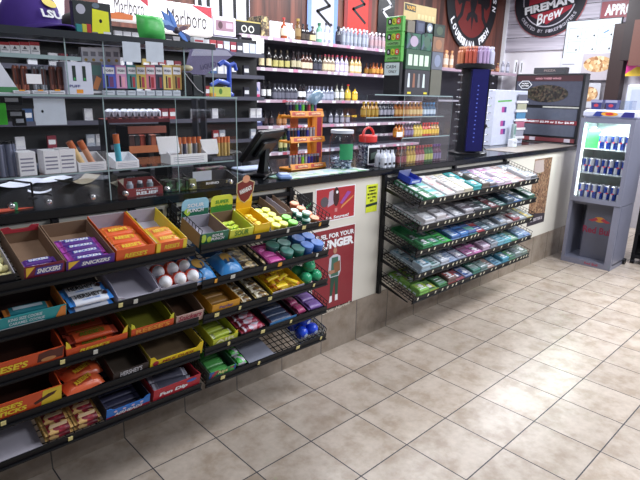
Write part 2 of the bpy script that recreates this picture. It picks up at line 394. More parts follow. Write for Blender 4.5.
# ================================================================ CANDY CARTONS
def carton(name, label, cat, i, px0, px1, hf=.055, hb=.075, dep=.25, d0=.006, out=KRAFT, inn=KRAFT, fr=None, txt=None, tm=None, th=.5, tw=.8, shear=0., deco=None, cut=0., side=None, header=None, corner=None, bold=.03, x0=None, x1=None, ty=0.):
    x0 = fx(i, px0) if x0 is None else x0; x1 = fx(i, px1) if x1 is None else x1
    W = x1-x0-.003; y, z = sl(i, d0); t = .0025
    r = thing(name, label, cat, (x0+.0015, y, z), (AT, 0, 0)); fr = fr or out; side = side or out
    m = MB(); m.box(0, W, 0, dep, 0, .002, inn)
    for xa, xb, flip in ((0, t, 0), (W-t, W, 1)):
        prof = [(0, .0), (dep, .0), (dep, hb), (dep*.25, hb), (0, hf)]
        Mx = Matrix(((0, 0, 1, 0), (1, 0, 0, 0), (0, 1, 0, 0), (0, 0, 0, 1)))
        m.prism(prof, xa, xb-.0005 if flip == 0 else xb, inn if flip == 0 else side, M=Mx, top=inn if flip == 0 else side)
        if flip == 0: m.box(-.0005, 0, 0, dep, 0, hf, side)
        m.box(xa, xb, dep*.25, dep, hb, hb+.0006, side)
    m.box(0, W, dep-t, dep, 0, hb, inn)
    m.build('tray', r)
    m = MB()
    if cut > 0:   # cut-away front: low middle, raised corners
        c = min(.03, W*.22)
        pts = [(0, 0), (W, 0), (W, hf), (W-c*.5, hf), (W-c, hf-cut), (c, hf-cut), (c*.5, hf), (0, hf)]
    else: pts = [(0, 0), (W, 0), (W, hf), (0, hf)]
    m.prism(pts, 0, .002, fr, M=T(0, .0005, 0)@FRONT)
    hh = hf-cut
    if corner:
        for a, b in ((0, W*.13), (W-W*.13, W)): m.patch([(a, 0), (b, 0), (b, hf*.98), (a, hf*.98)] if not cut else [(a, 0), (b, 0), (b, hf-cut), (a, hf-cut)], corner, T(0, -.0018, 0)@FRONT)
    if txt: m.text(txt, T(W/2, -.0021, .02+(hh-.02)*(.5+ty))@FRONT, W*tw, max((hh-.02)*min(th*1.5, .8), .009), tm or WHITE, shear, bold)
    if deco: deco(m, T(0, -.0018, .018)@FRONT, W, hh-.018)
    m.build('front_panel', r)
    if header: header(r, W, dep, hb)
    return r, x0, x1
SEQ = {1: [''], 2: ['front', 'rear'], 3: ['front', 'middle', 'rear']}
def where_of(vals, v, names2, nth):
    u = sorted(set(round(a, 3) for a in vals)); k = u.index(round(v, 3)); n = len(u)
    if n == 1: return ''
    if k == 0: return names2[0]
    if k == n-1: return names2[1]
    return nth % ORD[k]
def lay(o_src, pts, i, label, group, rotz=0., jit=0.):
    """copies of a product at (x, d, up) on shelf i, o_src itself taking the first place"""
    out = []
    for k, (x, d, up) in enumerate(pts):
        y, z = sl(i, d, up); rt = (AT, 0, 0); q = (Matrix.Rotation(AT, 4, 'X')@Matrix.Rotation(rotz+random.uniform(-jit, jit), 4, 'Z')).to_euler()
        o = o_src if k == 0 else dup(o_src); o.location = (x, y, z); o.rotation_euler = q
        lb = label
        if 1 < len(pts) <= 16:
            same = [p for p in pts if (p[2] < .015) == (up < .015)]
            ps = ['upper layer' if up >= .015 else 'lower layer'] if any((p[2] < .015) != (pts[0][2] < .015) for p in pts) else []
            ps += [where_of([p[1] for p in same], d, ('frontmost', 'rearmost'), '%s from front')]
            ps += [where_of([p[0] for p in same if abs(p[1]-d) < .006], x, ('left', 'right'), '%s from left')]
            ps = [p for p in ps if p]; lb = label+', '+' '.join(ps) if ps else label
            if len(lb.split()) > 16: lb = label
        tag(o, lb, None, group); out.append(o)
    return out
def bar(name, L, W, H, m, m2=None, txt=None, tm=None, seed=0, cat='candy bar', stripe=None, shear=.15):
    b = MB(); b.wrap(L, W, H, m, m2, seed=seed)
    if stripe: b.patch([(-L*.3, -W*.18), (L*.3, -W*.18), (L*.3, W*.2), (-L*.3, W*.2)], stripe, T(0, 0, H+.0003))
    if txt: b.text(txt, T(0, 0, H+.0008), L*.58, W*.38, tm or WHITE, shear, .03)
    return b.build(name, cat=cat)
# --- shelf 1, left rack
def yel_pieces(m, r, n, W, D, mats, rnd, z=.0):
    pass
Y_, Z_ = sl(0, .01)
r, a, b = carton('candy_bin', 'grey open bin of pale yellow candies at the left frame edge, top shelf', 'bin', 0, -45, 16, .05, .055, .25, out=GREYC, inn=mat('grey inside', lin('6A6570'), .6), fr=BLACKP)
PAL = hx('F3EAB0', .5)
g = MB(); g.ell((0, 0, .014), .022, .015, .014, PAL, n=10, k=6); g.ell((.014, .006, .018), .012, .012, .011, PAL, n=8, k=5)
o = g.build('yellow_candy', cat='candy')
rnd = random.Random(3); pts = []
for ix in range(3):
    for iy in range(6): pts.append((b-.024-ix*.045, .035+iy*.042, .006+(.002 if (ix+iy) % 2 else 0)))
for ix in range(2):
    for iy in range(4): pts.append((b-.047-ix*.045, .05+iy*.045, .032))
lay(o, pts, 0, 'pale yellow candy in the grey bin at the left edge of the top shelf', 'pale yellow candies in the grey bin', jit=.6)
PUR = hx('6A3FA8', .35); SNK = hx('5A2A8A', .4); MAR = hx('7A1F3A', .45); REDB = hx('C23A4A', .45); BLU = hx('2F5FC8', .35)
def snick_deco(m, M, W, H):
    m.patch([(W*.04, H*.1), (W*.26, H*.9), (W*.04, H*.9)], hx('F2C23A'), M)
    m.patch([(W*.24, H*.22), (W*.92, H*.22), (W*.97, H*.8), (W*.29, H*.8)], hx('4A3A9A'), M, .0006)
    m.text('SNICKERS', T(W*.6, -.0012, H*.51)@FRONT@T(0, 0, 0) if False else M@T(W*.6, H*.51, .0008), W*.6, H*.4, WHITE, .25, .04)
def snick_header(r, W, dep, hb):
    m = MB(); m.prism([(0, hb-.015), (W, hb-.015), (W, hb+.008), (W*.8, hb+.01), (W*.7, hb-.002), (W*.3, hb-.002), (W*.2, hb+.01), (0, hb+.008)], 0, .002, REDB, M=T(0, dep-.003, 0)@FRONT); m.build('back_flap', r)
r, a, b = carton('candy_carton', 'narrow maroon chocolate bar carton nearly empty, left of the wide one', 'carton', 0, 24, 65, .064, .06, .255, out=KRAFT, inn=KRAFT, fr=MAR, deco=snick_deco, header=snick_header, side=KRAFT)
bs = bar('chocolate_bar', b-a-.02, .034, .019, SNK, PUR, 'SNICKERS', WHITE, 1, stripe=BLU)
lay(bs, [((a+b)/2, .03, .004), ((a+b)/2, .068, .004), ((a+b)/2, .03, .024), ((a+b)/2, .068, .024)], 0, 'purple wrapped chocolate bar in the narrow maroon carton', 'bars in the narrow carton', jit=.05)
r, a, b = carton('candy_carton', 'wide purple and maroon chocolate bar carton half full, top shelf', 'carton', 0, 66, 115, .056, .058, .255, out=KRAFT, inn=KRAFT, fr=SNK, deco=snick_deco, side=KRAFT)
bs = bar('chocolate_bar', b-a-.03, .036, .02, SNK, hx('B04AB0', .35), 'SNICKERS', WHITE, 2, stripe=BLU)
lay(bs, [((a+b)/2-.003, .03+.038*k, .004) for k in range(5)]+[((a+b)/2+.003, .03+.038*k, .026) for k in range(4)], 0, 'purple chocolate bar piled in the wide purple carton', 'bars in the wide carton', jit=.06)
ORG = hx('E8622A', .4); ORD2 = hx('F08030', .35); YEL = hx('F5D93A', .4)
r, a, b = carton('candy_carton', 'orange carton of peanut butter cups filled to the rim, top shelf', 'carton', 0, 116, 155, .064, .062, .265, out=ORG, inn=GREYC, fr=ORG, txt="REESE'S", tm=YEL, th=.3, tw=.6, shear=.2, side=ORG, ty=-.15)
bs = bar('peanut_butter_cup_pack', b-a-.022, .058, .02, ORG, ORD2, "REESE'S", YEL, 3, cat='candy pack', stripe=hx('E04A1E', .4))
lay(bs, [((a+b)/2, .036+.06*k, .004) for k in range(4)]+[((a+b)/2, .045+.06*k, .03) for k in range(3)], 0, 'orange peanut butter cup pack piled in the orange carton', 'packs in the full orange carton', jit=.06)
r, a, b = carton('candy_carton', 'orange front carton with yellow corners and white inside, right end of the top shelf', 'carton', 0, 156, 187, .062, .062, .265, out=GREYC, inn=GREYC, fr=ORG, side=YEL, corner=YEL, txt="REESE'S", tm=YEL, th=.3, tw=.5, shear=.2)
bs = bar('peanut_butter_cup_pack', b-a-.024, .06, .022, ORD2, YEL, "REESE'S", YEL, 4, cat='candy pack', stripe=hx('E04A1E', .4))
lay(bs, [((a+b)/2, .036+.062*k, .004) for k in range(3)]+[((a+b)/2, .045+.06*k, .032) for k in range(2)], 0, 'orange and yellow pack in the carton with yellow corners', 'packs in the yellow cornered carton', jit=.08)

# --- shelf 1, middle rack
GRN = hx('1E6A50', .4); LBL = hx('9CCFE8', .4); LIME = hx('B8D84A', .4)
def head(w0, w1, h, mt, mt2, txt, tmat, rnd_top=True, name='header_card', extra=None):
    def f(r, W, dep, hb):
        m = MB(); q = W*w0; p = W*w1; n = 8
        pts = [(q, hb-.01), (p, hb-.01), (p, hb+h*.7)]
        for k in range(n+1): t_ = math.pi/2*k/n; pts.append((p-(p-q)*.2*(1-math.cos(t_)), hb+h*.7+h*.3*math.sin(t_)))
        for k in range(n+1): t_ = math.pi/2*(1-k/n); pts.append((q+(p-q)*.2*(1-math.cos(t_)), hb+h*.7+h*.3*math.sin(t_)))
        pts.append((q, hb+h*.7)); Mh = T(0, dep-.004, 0)@R(-8, 'X')@FRONT
        m.prism(pts, 0, .002, mt, M=Mh)
        if mt2: m.patch([(q+.001, hb-.009), (p-.001, hb-.009), (p-.001, hb+h*.36), (q+.001, hb+h*.36)], mt2, Mh@T(0, 0, .002))
        if txt:
            ls = txt.split('\n')
            for k, l in enumerate(ls): m.text(l, Mh@T((q+p)/2, hb+h*(.62-.3*k), .0028), (p-q)*.62, h*.22, tmat, .1, .03)
        if extra: extra(m, Mh, q, p, hb, h)
        m.build(name, r)
    return f
def lime_deco(m, M, W, H):
    m.disc(W*.12, H*.5, W*.09, H*.42, LIME, M); m.disc(W*.32, H*.35, W*.08, H*.3, LIME, M)
def sp_text(m, M, W, H):
    lime_deco(m, M, W, H); m.text('SOUR', M@T(W*.6, H*.66, .0005), W*.4, H*.28, WHITE, .1, .03); m.text('PUNCH', M@T(W*.62, H*.3, .0005), W*.46, H*.28, WHITE, .1, .03)
r, a, b = carton('candy_carton', 'green empty carton with a light blue and green header card', 'carton', 0, 200, 229, .064, .062, .15, d0=.01, out=GRN, inn=GREYC, fr=GRN, deco=sp_text, side=KRAFT, header=head(.0, .95, .075, LBL, GRN, 'SOUR\nPUNCH', WHITE, extra=lambda m, M, q, p, hb, h: m.disc(q+(p-q)*.2, hb+h*.25, .014, .016, LIME, M@T(0, 0, .0025))), x0=None)
YG = hx('DDE04A', .4)
r, a, b = carton('candy_carton', 'yellow green carton of lime chews with a yellow header card', 'carton', 0, 230, 254, .056, .056, .16, d0=.01, out=YG, inn=KRAFT, fr=YG, txt='SOUR', tm=hx('5A8A2A'), th=.45, tw=.6, side=YG, header=head(.02, .95, .075, YG, hx('3A8A3A'), 'SUPER\nSOUR', hx('4A9A3A')))
g = MB(); g.wrap(.045, .022, .014, hx('C8E03A'), hx('6AAA3A'), seed=5); o = g.build('lime_chew', cat='candy')
lay(o, [(a+.03+.04*(k % 2), .03+.03*(k//2), .003+.0*(k)) for k in range(8)]+[(a+.04+.03*(k % 2), .04+.035*(k//2), .02) for k in range(6)], 0, 'lime green wrapped chew in the yellow green carton', 'chews in the yellow green carton', jit=1.2)
def shield(m, Mh, q, p, hb, h):
    c = (q+p)/2; w_ = (p-q)*.52; z = hb+h*.98
    pts = [(c-w_, z+.035), (c-w_*.5, z+.045), (c, z+.05), (c+w_*.5, z+.045), (c+w_, z+.035), (c+w_*.95, z-.005), (c+w_*.5, z-.04), (c, z-.055), (c-w_*.5, z-.04), (c-w_*.95, z-.005)]
    m.prism([(c+(x-c)*1.1, z+(y-z)*1.08) for x, y in pts], .002, .0032, hx('D8C8A0'), M=Mh); m.prism(pts, .0032, .0042, hx('7A1E1E'), M=Mh)
    m.disc(c, z+.055, .02, .018, hx('E0A080'), Mh@T(0, 0, .004)); m.text('WARHEADS', Mh@T(c, z+.004, .0052)@R(18), w_*1.5, .022, WHITE, .1, .04)
YG2 = hx('F5CC20', .4)
r, a, b = carton('candy_carton', 'bright yellow carton with a tall header and a dark red shield', 'carton', 0, 255, 271, .06, .06, .15, d0=.012, out=YG2, inn=YG2, fr=YG2, side=YG2, header=head(.0, 1.0, .085, YG2, hx('E8B010'), None, WHITE, extra=shield))
g = MB(); g.wrap(.04, .025, .016, hx('F8DC30'), hx('E0A020'), seed=6); o = g.build('yellow_chew', cat='candy')
lay(o, [(a+.03+.02*(k % 2), .03+.028*(k//2), .004) for k in range(8)]+[(a+.035, .035+.028*k, .022) for k in range(4)]+[(a+.035, .04+.035*k, .038) for k in range(3)], 0, 'yellow wrapped chew in the carton under the red shield', 'chews in the bright yellow carton', jit=1.5)
# round gum cups, yellow then green
def cup(name, rr, h, body, top, cat='candy tub'):
    g = MB(); g.lathe([(rr*.82, 0), (rr*.95, h*.7), (rr, h*.72, top), (rr, h*.9, top), (rr*.9, h, top)], body, n=16); return g.build(name, cat=cat)
o = cup('yellow_candy_tub', .022, .03, hx('E8E060'), hx('F0F060'))
xa = fx(0, 276)
lay(o, [(xa+.02+.045*(k % 2), .03+.046*(k//2), .002) for k in range(8)], 0, 'small round yellow candy tub in front of the brown card tray', 'round yellow tubs on the top shelf')
o = cup('green_candy_tub', .024, .028, hx('5CA83A'), hx('7CD848'))
xa = fx(0, 293)
lay(o, [(xa+.022, .03+.05*k, .002) for k in range(2)]+[(xa+.0, .128+.05*k, .002) for k in range(0)], 0, 'small round green candy tub right of the yellow tubs', 'round green tubs on the top shelf')
r, a, b = carton('card_tray', 'empty brown card tray with dividers behind the green tubs', 'tray', 0, 0, 0, .03, .04, .17, d0=.11, out=KRAFT, inn=KRAFT, x0=fx(0, 293, .01)-.005, x1=fx(0, 307))
g = MB(); g.M = T(0, 0, 0)
g.box((b-a)*.48, (b-a)*.5, 0.003, .165, .002, .04, GREYC); g.build('divider', r)
TEAL = hx('1F7A68', .4)
o = cup('teal_candy_tub', .021, .03, TEAL, hx('C8E8E0'))
xa = fx(0, 307)
lay(o, [(xa+.018, .03+.045*k, .002) for k in range(3)]+[(xa+.018, .04, .033)], 0, 'teal candy tub with a pale lid on the top shelf', 'teal tubs on the top shelf')
o = cup('orange_candy_tub', .024, .026, hx('E87848'), hx('F8A078'))
xa = fx(0, 318)
lay(o, [(xa+.006, .035+.052*k, .002) for k in range(4)], 0, 'orange candy tub at the right end of the top shelf', 'orange tubs at the right end')

# --- shelf 2
TEA = hx('2E9AA0', .4)
def teal_deco(m, M, W, H):
    m.patch([(W*.02, H*.02), (W*.75, H*.02), (W*.7, H*.12), (W*.02, H*.1)], WHITE, M)
    m.text('KING SIZE COOKIE', M@T(W*.5, H*.72, .0005), W*.4, H*.26, hx('D8E8F0'), .2, .02); m.text('CARAMEL COOKIE', M@T(W*.52, H*.36, .0005), W*.42, H*.24, hx('D8E8F0'), .2, .02)
    m.patch([(W*.86, H*.02), (W*.99, H*.02), (W*.99, H*.95), (W*.93, H*.9)], hx('E08A40'), M)
r, a, b = carton('candy_carton', 'long teal chocolate carton with a cut front and an orange corner', 'carton', 1, -20, 67, .064, .06, .15, d0=.006, out=TEA, inn=hx('3A2A2A'), fr=TEA, deco=teal_deco, side=hx('E08A40'))
bs = bar('teal_chocolate_bar', .15, .04, .02, hx('2A8A98', .35), hx('E08A40'), None, WHITE, 8, stripe=hx('C8D8E0'))
lay(bs, [(b-.1, .035, .012), (b-.1, .08, .012), (b-.26, .05, .012)], 1, 'teal wrapped chocolate bar in the long teal carton', 'bars in the teal carton', jit=.04)
CRM = hx('E2E6F2', .4); BL2 = hx('3A86D8', .4)
def bar_wrapper(w_, L):
    g = MB(); g.wrap(L, w_, .022, CRM, BL2, seed=9); g.text("HERSHEY'S", T(0, .004, .0235), L*.66, w_*.42, hx('1A1418'), .0, .03); g.text('COOKIES \'N\' CREME', T(0, -w_*.27, .0225), L*.4, w_*.14, BL2, 0, .02); g.disc(L*.36, .0, L*.05, w_*.2, hx('3A2020'), T(0, 0, .0225)); return g.build('white_chocolate_bar', cat='candy bar')
xa, xb = fx(1, 69), fx(1, 116); o = bar_wrapper(.058, xb-xa-.012)
lay(o, [((xa+xb)/2, .036, .03), ((xa+xb)/2-.0, .1, .02), ((xa+xb)/2, .036, .003)], 1, 'white and blue cookie chocolate bar on the second shelf', 'white and blue bars')
DGR = mat('dark wrapped bar', lin('3A3A42'), .4)
g = MB(); g.wrap(xb-xa-.02, .055, .02, DGR, BLACKP, seed=4); g.text("HERSHEY'S", T(0, 0, .022), (xb-xa)*.6, .025, hx('15151A'), 0, .03); o = g.build('dark_chocolate_bar', cat='candy bar')
lay(o, [((xa+xb)/2, .17, .012), ((xa+xb)/2, .23, .012)], 1, 'dark grey chocolate bar behind the white and blue bars', 'dark bars behind the white ones')
GRW = mat('light grey white carton', lin('C2BECC'), .6, noise=.04)
carton('candy_carton', 'empty white carton with a scalloped front left of the candy eggs', 'carton', 1, 118, 160, .034, .05, .26, out=GRW, inn=GRW, fr=GRW, cut=.012, side=GRW)
r, a, b = carton('candy_carton', 'white carton holding chocolate eggs on the second shelf', 'carton', 1, 161, 206, .03, .045, .26, out=GRW, inn=GRW, fr=GRW, side=GRW)
g = MB(); g.ell((0, 0, .029), .029, .029, .04, WHITE, n=16, k=12, egg=.12, M=R(58, 'X')@T(0, 0, -.012)); g2 = g.build('chocolate_egg', cat='candy egg')
g = MB(); g.ell((0, 0, .029), .0296, .0296, .0405, hx('D8482A'), n=16, k=12, egg=.12, M=R(58, 'X')@T(0, 0, -.012)) if False else g.lathe([(.0298, -.012), (.0301, .0), (.0298, .012)], hx('D8482A'), n=16, M=R(58, 'X')@T(0, 0, .017)); g.build('red_band', g2, label='red printed band')
pts = []
for k in range(3): pts += [(a+.036+k*.058, .05, .022)]
for k in range(3): pts += [(a+.036+k*.058, .125, .022)]
lay(g2, pts, 1, 'white chocolate egg with a red band in the white carton', 'chocolate eggs', jit=.25)
BB = hx('2F7FC0', .3); BBD = hx('1F4A78', .3); GOLD = hx('B89048', .4)
for nm, px, lab in (('a', 208, 'bright blue candy bag on the second shelf, nearest the eggs'), ('b', 236, 'bright blue candy bag on the second shelf, right of another blue bag')):
    xa = fx(1, px); g = MB(); g.bag(.12, .15, .055, BB, BBD, seed=ord(nm)); g.disc(0, .0, .026, .03, GOLD, T(0, 0, .056)@R(6, 'X')); o = g.build('candy_bag', cat='candy bag'); y, z = sl(1, .075)
    o.location = (xa-.01, y, z); o.rotation_euler = (AT, 0, 0); tag(o, lab)
    g = MB(); g.bag(.115, .13, .05, BBD, BB, seed=ord(nm)+9); g.disc(0, .0, .026, .03, GOLD, T(0, 0, .047)); o = g.build('candy_bag', cat='candy bag'); y, z = sl(1, .22)
    o.location = (xa-.01, y, z); o.rotation_euler = (AT, 0, 0); tag(o, 'dark blue candy bag behind the '+('left' if nm == 'a' else 'right')+' bright blue bag')
CAMO = speckle_mat('brown and gold foil', [lin('5A4A3A'), lin('8A7A5A'), lin('3A2A22'), lin('B8A070'), lin('4A4438')], 55, .35)
CAMO2 = speckle_mat('white and gold foil', [lin('C8BCA0'), lin('8A6A3A'), lin('E8E0C8'), lin('5A4630'), lin('A88A50')], 60, .35)
def tray_of(name, label, i, px0, px1, mts, blabel, cat='snack pack', n=5, hf=.02, fr=BLACKP, L=None, hh=.022, out=BLACKP, gname='snack_pack', dep=.25):
    r, a, b = carton('display_tray', label, 'tray', i, px0, px1, hf, hf+.004, dep, out=out, inn=out, fr=fr)
    W = b-a-.014; g = MB(); g.wrap(W, dep/n*.95, hh, mts[0], mts[1] if len(mts) > 1 else None, seed=i*7+n); o = g.build(gname, cat=cat)
    lay(o, [((a+b)/2, .012+dep/n*(k+.5), .004) for k in range(n)], i, blabel, blabel+' group', jit=.04)
    return a, b
tray_of('t', 'low black tray of brown gold foil bars, second shelf', 1, 242, 262, (CAMO, hx('8A7A50')), 'brown and gold foil bar in the low black tray', n=5)
tray_of('t', 'low black tray of dark bars left of the pink box, second shelf', 1, 263, 269, (CAMO, hx('3A3228')), 'dark foil bar squeezed left of the pink box', n=5)
r, a, b = carton('candy_carton', 'magenta candy box lying on the second shelf', 'carton', 1, 270, 286, .024, .024, .15, out=hx('C84A9A'), inn=hx('A03070'), fr=hx('D050A0'))
g = MB(); g.wrap(b-a-.014, .045, .02, hx('C850A0', .4), hx('E080C0'), seed=2); o = g.build('magenta_candy_pack', cat='candy pack')
lay(o, [((a+b)/2, .03+.048*k, .004) for k in range(3)], 1, 'magenta wrapped pack in the magenta box', 'magenta packs')
def gumtub(name, rr, h, mt, lid, cat='gum tub'):
    g = MB(); g.lathe([(rr*.9, 0), (rr, h*.12), (rr, h*.68), (rr*1.03, h*.7, lid), (rr*1.03, h*.95, lid), (rr*.95, h, lid)], mt, n=18)
    o = g.build(name, cat=cat); return o
GT = hx('1E6A5A', .3); GTL = hx('4A8078', .35)
o = gumtub('green_gum_tub', .032, .045, GT, GTL)
lay(o, [(fx(1, 291)+.07*k-.035*(j % 2), .04+.066*j, .002) for j in range(3) for k in range(2)], 1, 'round dark green gum tub with a grey green lid on the second shelf', 'green gum tubs')
o = gumtub('blue_gum_tub', .033, .05, hx('2F5FA8', .3), hx('3E70C0', .35))
lay(o, [(fx(1, 311)+.068*k, .04+.068*j, .002) for j in range(3) for k in range(2) if not (k == 1 and j > 3)], 1, 'round blue gum tub at the right end of the second shelf', 'blue gum tubs')

# --- shelf 3
RO = hx('D8552A', .4)
def reese_deco(m, M, W, H):
    m.text("REESE'S", M@T(W*.42, H*.42, .0006), W*.42, H*.5, YEL, .15, .04)
    m.patch([(W*.72, H*.2), (W*.99, H*.2), (W*1.0, H*.98), (W*.9, H*.9), (W*.86, H*.98), (W*.74, H*.85)], hx('5A2A22'), M)
    m.disc(W*.84, H*.3, W*.08, H*.16, hx('C88A58'), M@T(0, 0, .0003))
r, a, b = carton('candy_carton', 'long orange peanut butter cup carton with a brown cup picture, middle shelf', 'carton', 2, -40, 64, .072, .072, .12, out=RO, inn=hx('3A2018'), fr=RO, deco=reese_deco)
def corner_tri(m, M, W, H):
    m.text("REESE'S", M@T(W*.45, H*.35, .0006), W*.5, H*.45, YEL, .2, .04)
def wing(side_, mt, h=.03, name='yellow_flap'):
    def f(r, W, dep, hb):
        for s_ in side_:
            m = MB(); x = 0 if s_ < 0 else W; m.prism([(x, 0), (x-s_*.035, 0.0), (x-s_*.012, hb+h*.5), (x, hb+h)], 0, .002, mt, M=T(0, .004, 0)@FRONT)
            m.build(name, r, label='bright yellow corner flap')
    return f
r, a, b = carton('candy_carton', 'low orange carton with raised yellow corners, middle shelf', 'carton', 2, 66, 128, .046, .05, .22, out=hx('8A3A20'), inn=hx('6A2A1A'), fr=RO, deco=corner_tri, header=wing((-1, 1), YEL))
g = MB(); g.wrap(b-a-.05, .05, .02, hx('C8502A', .35), hx('8A3020'), seed=3); g.text("REESE'S", T(0, 0, .022), .09, .022, hx('5A6A1A'), .2, .04); o = g.build('orange_candy_pack', cat='candy pack')
lay(o, [((a+b)/2, .04+.055*k, .004) for k in range(3)]+[((a+b)/2, .06, .027)], 2, 'orange wrapped pack in the low orange carton on the middle shelf', 'packs in the low orange carton', jit=.06)
r, a, b = carton('candy_carton', 'yellow green carton with a dipped orange front, middle shelf', 'carton', 2, 131, 174, .05, .055, .22, out=hx('9A9A2A'), inn=hx('7A7A2A'), fr=RO, txt="REESE'S", tm=hx('F0A040'), header=wing((-1, 1), hx('E0E040'), .02))
r, a, b = carton('candy_carton', 'kraft carton with pink script letters, right end of the left rack middle shelf', 'carton', 2, 176, 204, .052, .06, .24, out=KRAFT, inn=hx('5A4030'), fr=hx('C8A8A0'), txt='Snickers', tm=hx('9A3048'), th=.6, tw=.85, shear=.2)
ORY = hx('D89A2A', .4)
r, a, b = carton('candy_carton', 'golden yellow low carton at the left end of the middle rack', 'carton', 2, 212, 240, .054, .05, .24, out=ORY, inn=hx('7A5A2A'), fr=ORY, txt='Payday', tm=hx('6A4A8A'), th=.35, tw=.5, ty=-.1)
g = MB(); g.wrap(b-a-.02, .04, .018, hx('A87A3A'), hx('C8903A'), seed=3); o = g.build('golden_candy_bar', cat='candy bar')
lay(o, [((a+b)/2, .035+.042*k, .004) for k in range(4)], 2, 'golden brown bar in the golden yellow carton', 'bars in the golden carton')
tray_of('t', 'black tray of white and gold foil bars, middle shelf, left one', 2, 242, 255, (CAMO2, hx('A88A50')), 'white and gold foil bar in the left black tray', n=6)
tray_of('t', 'black tray of white and gold foil bars, middle shelf, right one', 2, 256, 272, (CAMO2, hx('C8B070')), 'white and gold foil bar in the right black tray', n=6)
YB = hx('F0CE28', .35)
r, a, b = carton('candy_carton', 'yellow carton heaped with loose yellow candy bars', 'carton', 2, 273, 305, .028, .034, .25, out=YB, inn=YB, fr=GREYC)
g = MB(); g.wrap(.085, .026, .016, YB, hx('C8781E'), seed=3); o = g.build('yellow_candy_bar', cat='candy bar')
rnd = random.Random(11); out = []
for k in range(16):
    y, z = sl(2, .03+.055*(k//4), .004+.016*(k % 4)*.7); oo = o if k == 0 else dup(o)
    oo.location = (a+.05+rnd.random()*(b-a-.1), y, z); oo.rotation_euler = (Matrix.Rotation(AT, 4, 'X')@Matrix.Rotation(rnd.uniform(-1.3, 1.3), 4, 'Z')@Matrix.Rotation(rnd.uniform(-.15, .15), 4, 'Y')).to_euler()
    tag(oo, 'loose yellow candy bar heaped in the yellow carton', None, 'loose yellow candy bars')
GB = hx('2FA070', .25)
g = MB(); g.ell((0, 0, .032), .032, .032, .032, GB, n=18, k=12); g.lathe([(.0325, .029), (.0325, .035)], hx('1F8058', .3), n=18); o = g.build('green_candy_ball', cat='candy ball')
xa = fx(2, 314)
lay(o, [(xa-.03+.066*(k % 2), .035+.066*(k//2), .0) for k in range(4)]+[(xa+.0, .06, .05), (xa+.03, .1, .05)], 2, 'shiny green candy ball at the right end of the middle shelf', 'green candy balls')

# --- shelf 4
def sticks_deco(m, M, W, H):
    m.patch([(W*.78, 0), (W, 0), (W, H*.99), (W*.8, H*.99)], hx('E8C838'), M)
    m.text("REESE'S", M@T(W*.42, H*.66, .0006), W*.34, H*.3, YEL, .1, .05); m.text('STICKS', M@T(W*.46, H*.3, .0006), W*.34, H*.3, YEL, .1, .05)
    m.patch([(W*.72, H*.2), (W*.92, H*.55), (W*.95, H*.75), (W*.86, H*.7), (W*.7, H*.35)], hx('4A2218'), M@T(0, 0, .0003))
carton('candy_carton', 'long orange wafer stick carton with a yellow end, fourth shelf', 'carton', 3, -40, 62, .085, .085, .12, out=RO, inn=hx('3A2018'), fr=RO, deco=sticks_deco)
OB = hx('D86038', .3)
xa, xb = fx(3, 66), fx(3, 110)
g = MB(); g.bag((xb-xa)*.92, .075, .03, OB, hx('A83E22', .3), seed=5); g.text("REESE'S", T(0, 0, .032)@R(18), .07, .02, hx('D8B030'), .1, .04); o = g.build('orange_candy_pouch', cat='candy bag')
lay(o, [((xa+xb)/2+(.008 if k % 2 else -.006), .045+.05*k, .004+.008*(k % 2)) for k in range(5)], 3, 'orange candy pouch with a yellow logo on the fourth shelf', 'orange pouches on the fourth shelf', rotz=.15, jit=.12)
r, a, b = carton('candy_carton', 'dark brown chocolate carton with a silver end, fourth shelf', 'carton', 3, 113, 149, .052, .055, .24, out=hx('3A2A26'), inn=hx('4A4038'), fr=hx('2E2422'), txt="HERSHEY'S", tm=hx('C8C8D0'), th=.5, tw=.62)
def bolts(m, M, W, H):
    m.disc(W*.1, H*.45, W*.055, H*.5, hx('A82838'), M); m.text('MILK DUDS', M@T(W*.52, H*.45, .0006), W*.6, H*.5, hx('A04020'), .1, .03)
carton('candy_carton', 'empty yellow carton with a curved front and a red spot, fourth shelf', 'carton', 3, 150, 203, .062, .06, .24, out=hx('8A7040'), inn=hx('6A5844'), fr=hx('F0D020'), cut=.02, deco=bolts, side=hx('C8B040'))
YGR = hx('C0C83A', .35)
r, a, b = carton('candy_carton', 'yellow green carton of chews at the left end of the fourth shelf', 'carton', 3, 213, 238, .045, .048, .24, out=YGR, inn=YGR, fr=YGR, txt='AIR', tm=hx('F0F0C0'), header=wing((1,), YEL, .01))
g = MB(); g.wrap(b-a-.03, .03, .018, hx('B8C848'), hx('E8ECC8'), seed=3); o = g.build('yellow_green_candy_pack', cat='candy pack')
lay(o, [((a+b)/2, .03+.034*k, .004) for k in range(6)]+[((a+b)/2, .045, .022)], 3, 'yellow green pack in the yellow green carton', 'packs in the yellow green carton', jit=.08)
RW = speckle_mat('red white and pink print', [lin('A82A3A'), lin('D8A0B0'), lin('7A1E38'), lin('C8C0D0'), lin('B04060')], 45, .4)
tray_of('t', 'black tray of red and white candy packs, fourth shelf', 3, 242, 268, (RW, hx('8A2038')), 'red and white candy pack in the black tray', n=6, hh=.03)
tray_of('t', 'blue front tray of dark packs with orange trim, fourth shelf', 3, 270, 297, (mat('dark navy wrap', lin('2A3A5A'), .4), hx('5A2A3A')), 'dark navy pack in the blue front tray', n=6, hf=.03, fr=hx('4A8AC8'))
tray_of('t', 'maroon pouch tray on the fourth shelf', 3, 298, 309, (hx('A03A6A', .35), hx('6A2040')), 'maroon pink pouch beside the purple pack', n=4, hh=.035)
tray_of('t', 'tray of purple packs at the right end of the fourth shelf', 3, 310, 326, (hx('7A5AA0', .35), hx('5A3A80')), 'purple pack at the right end of the fourth shelf', n=4, hh=.03)

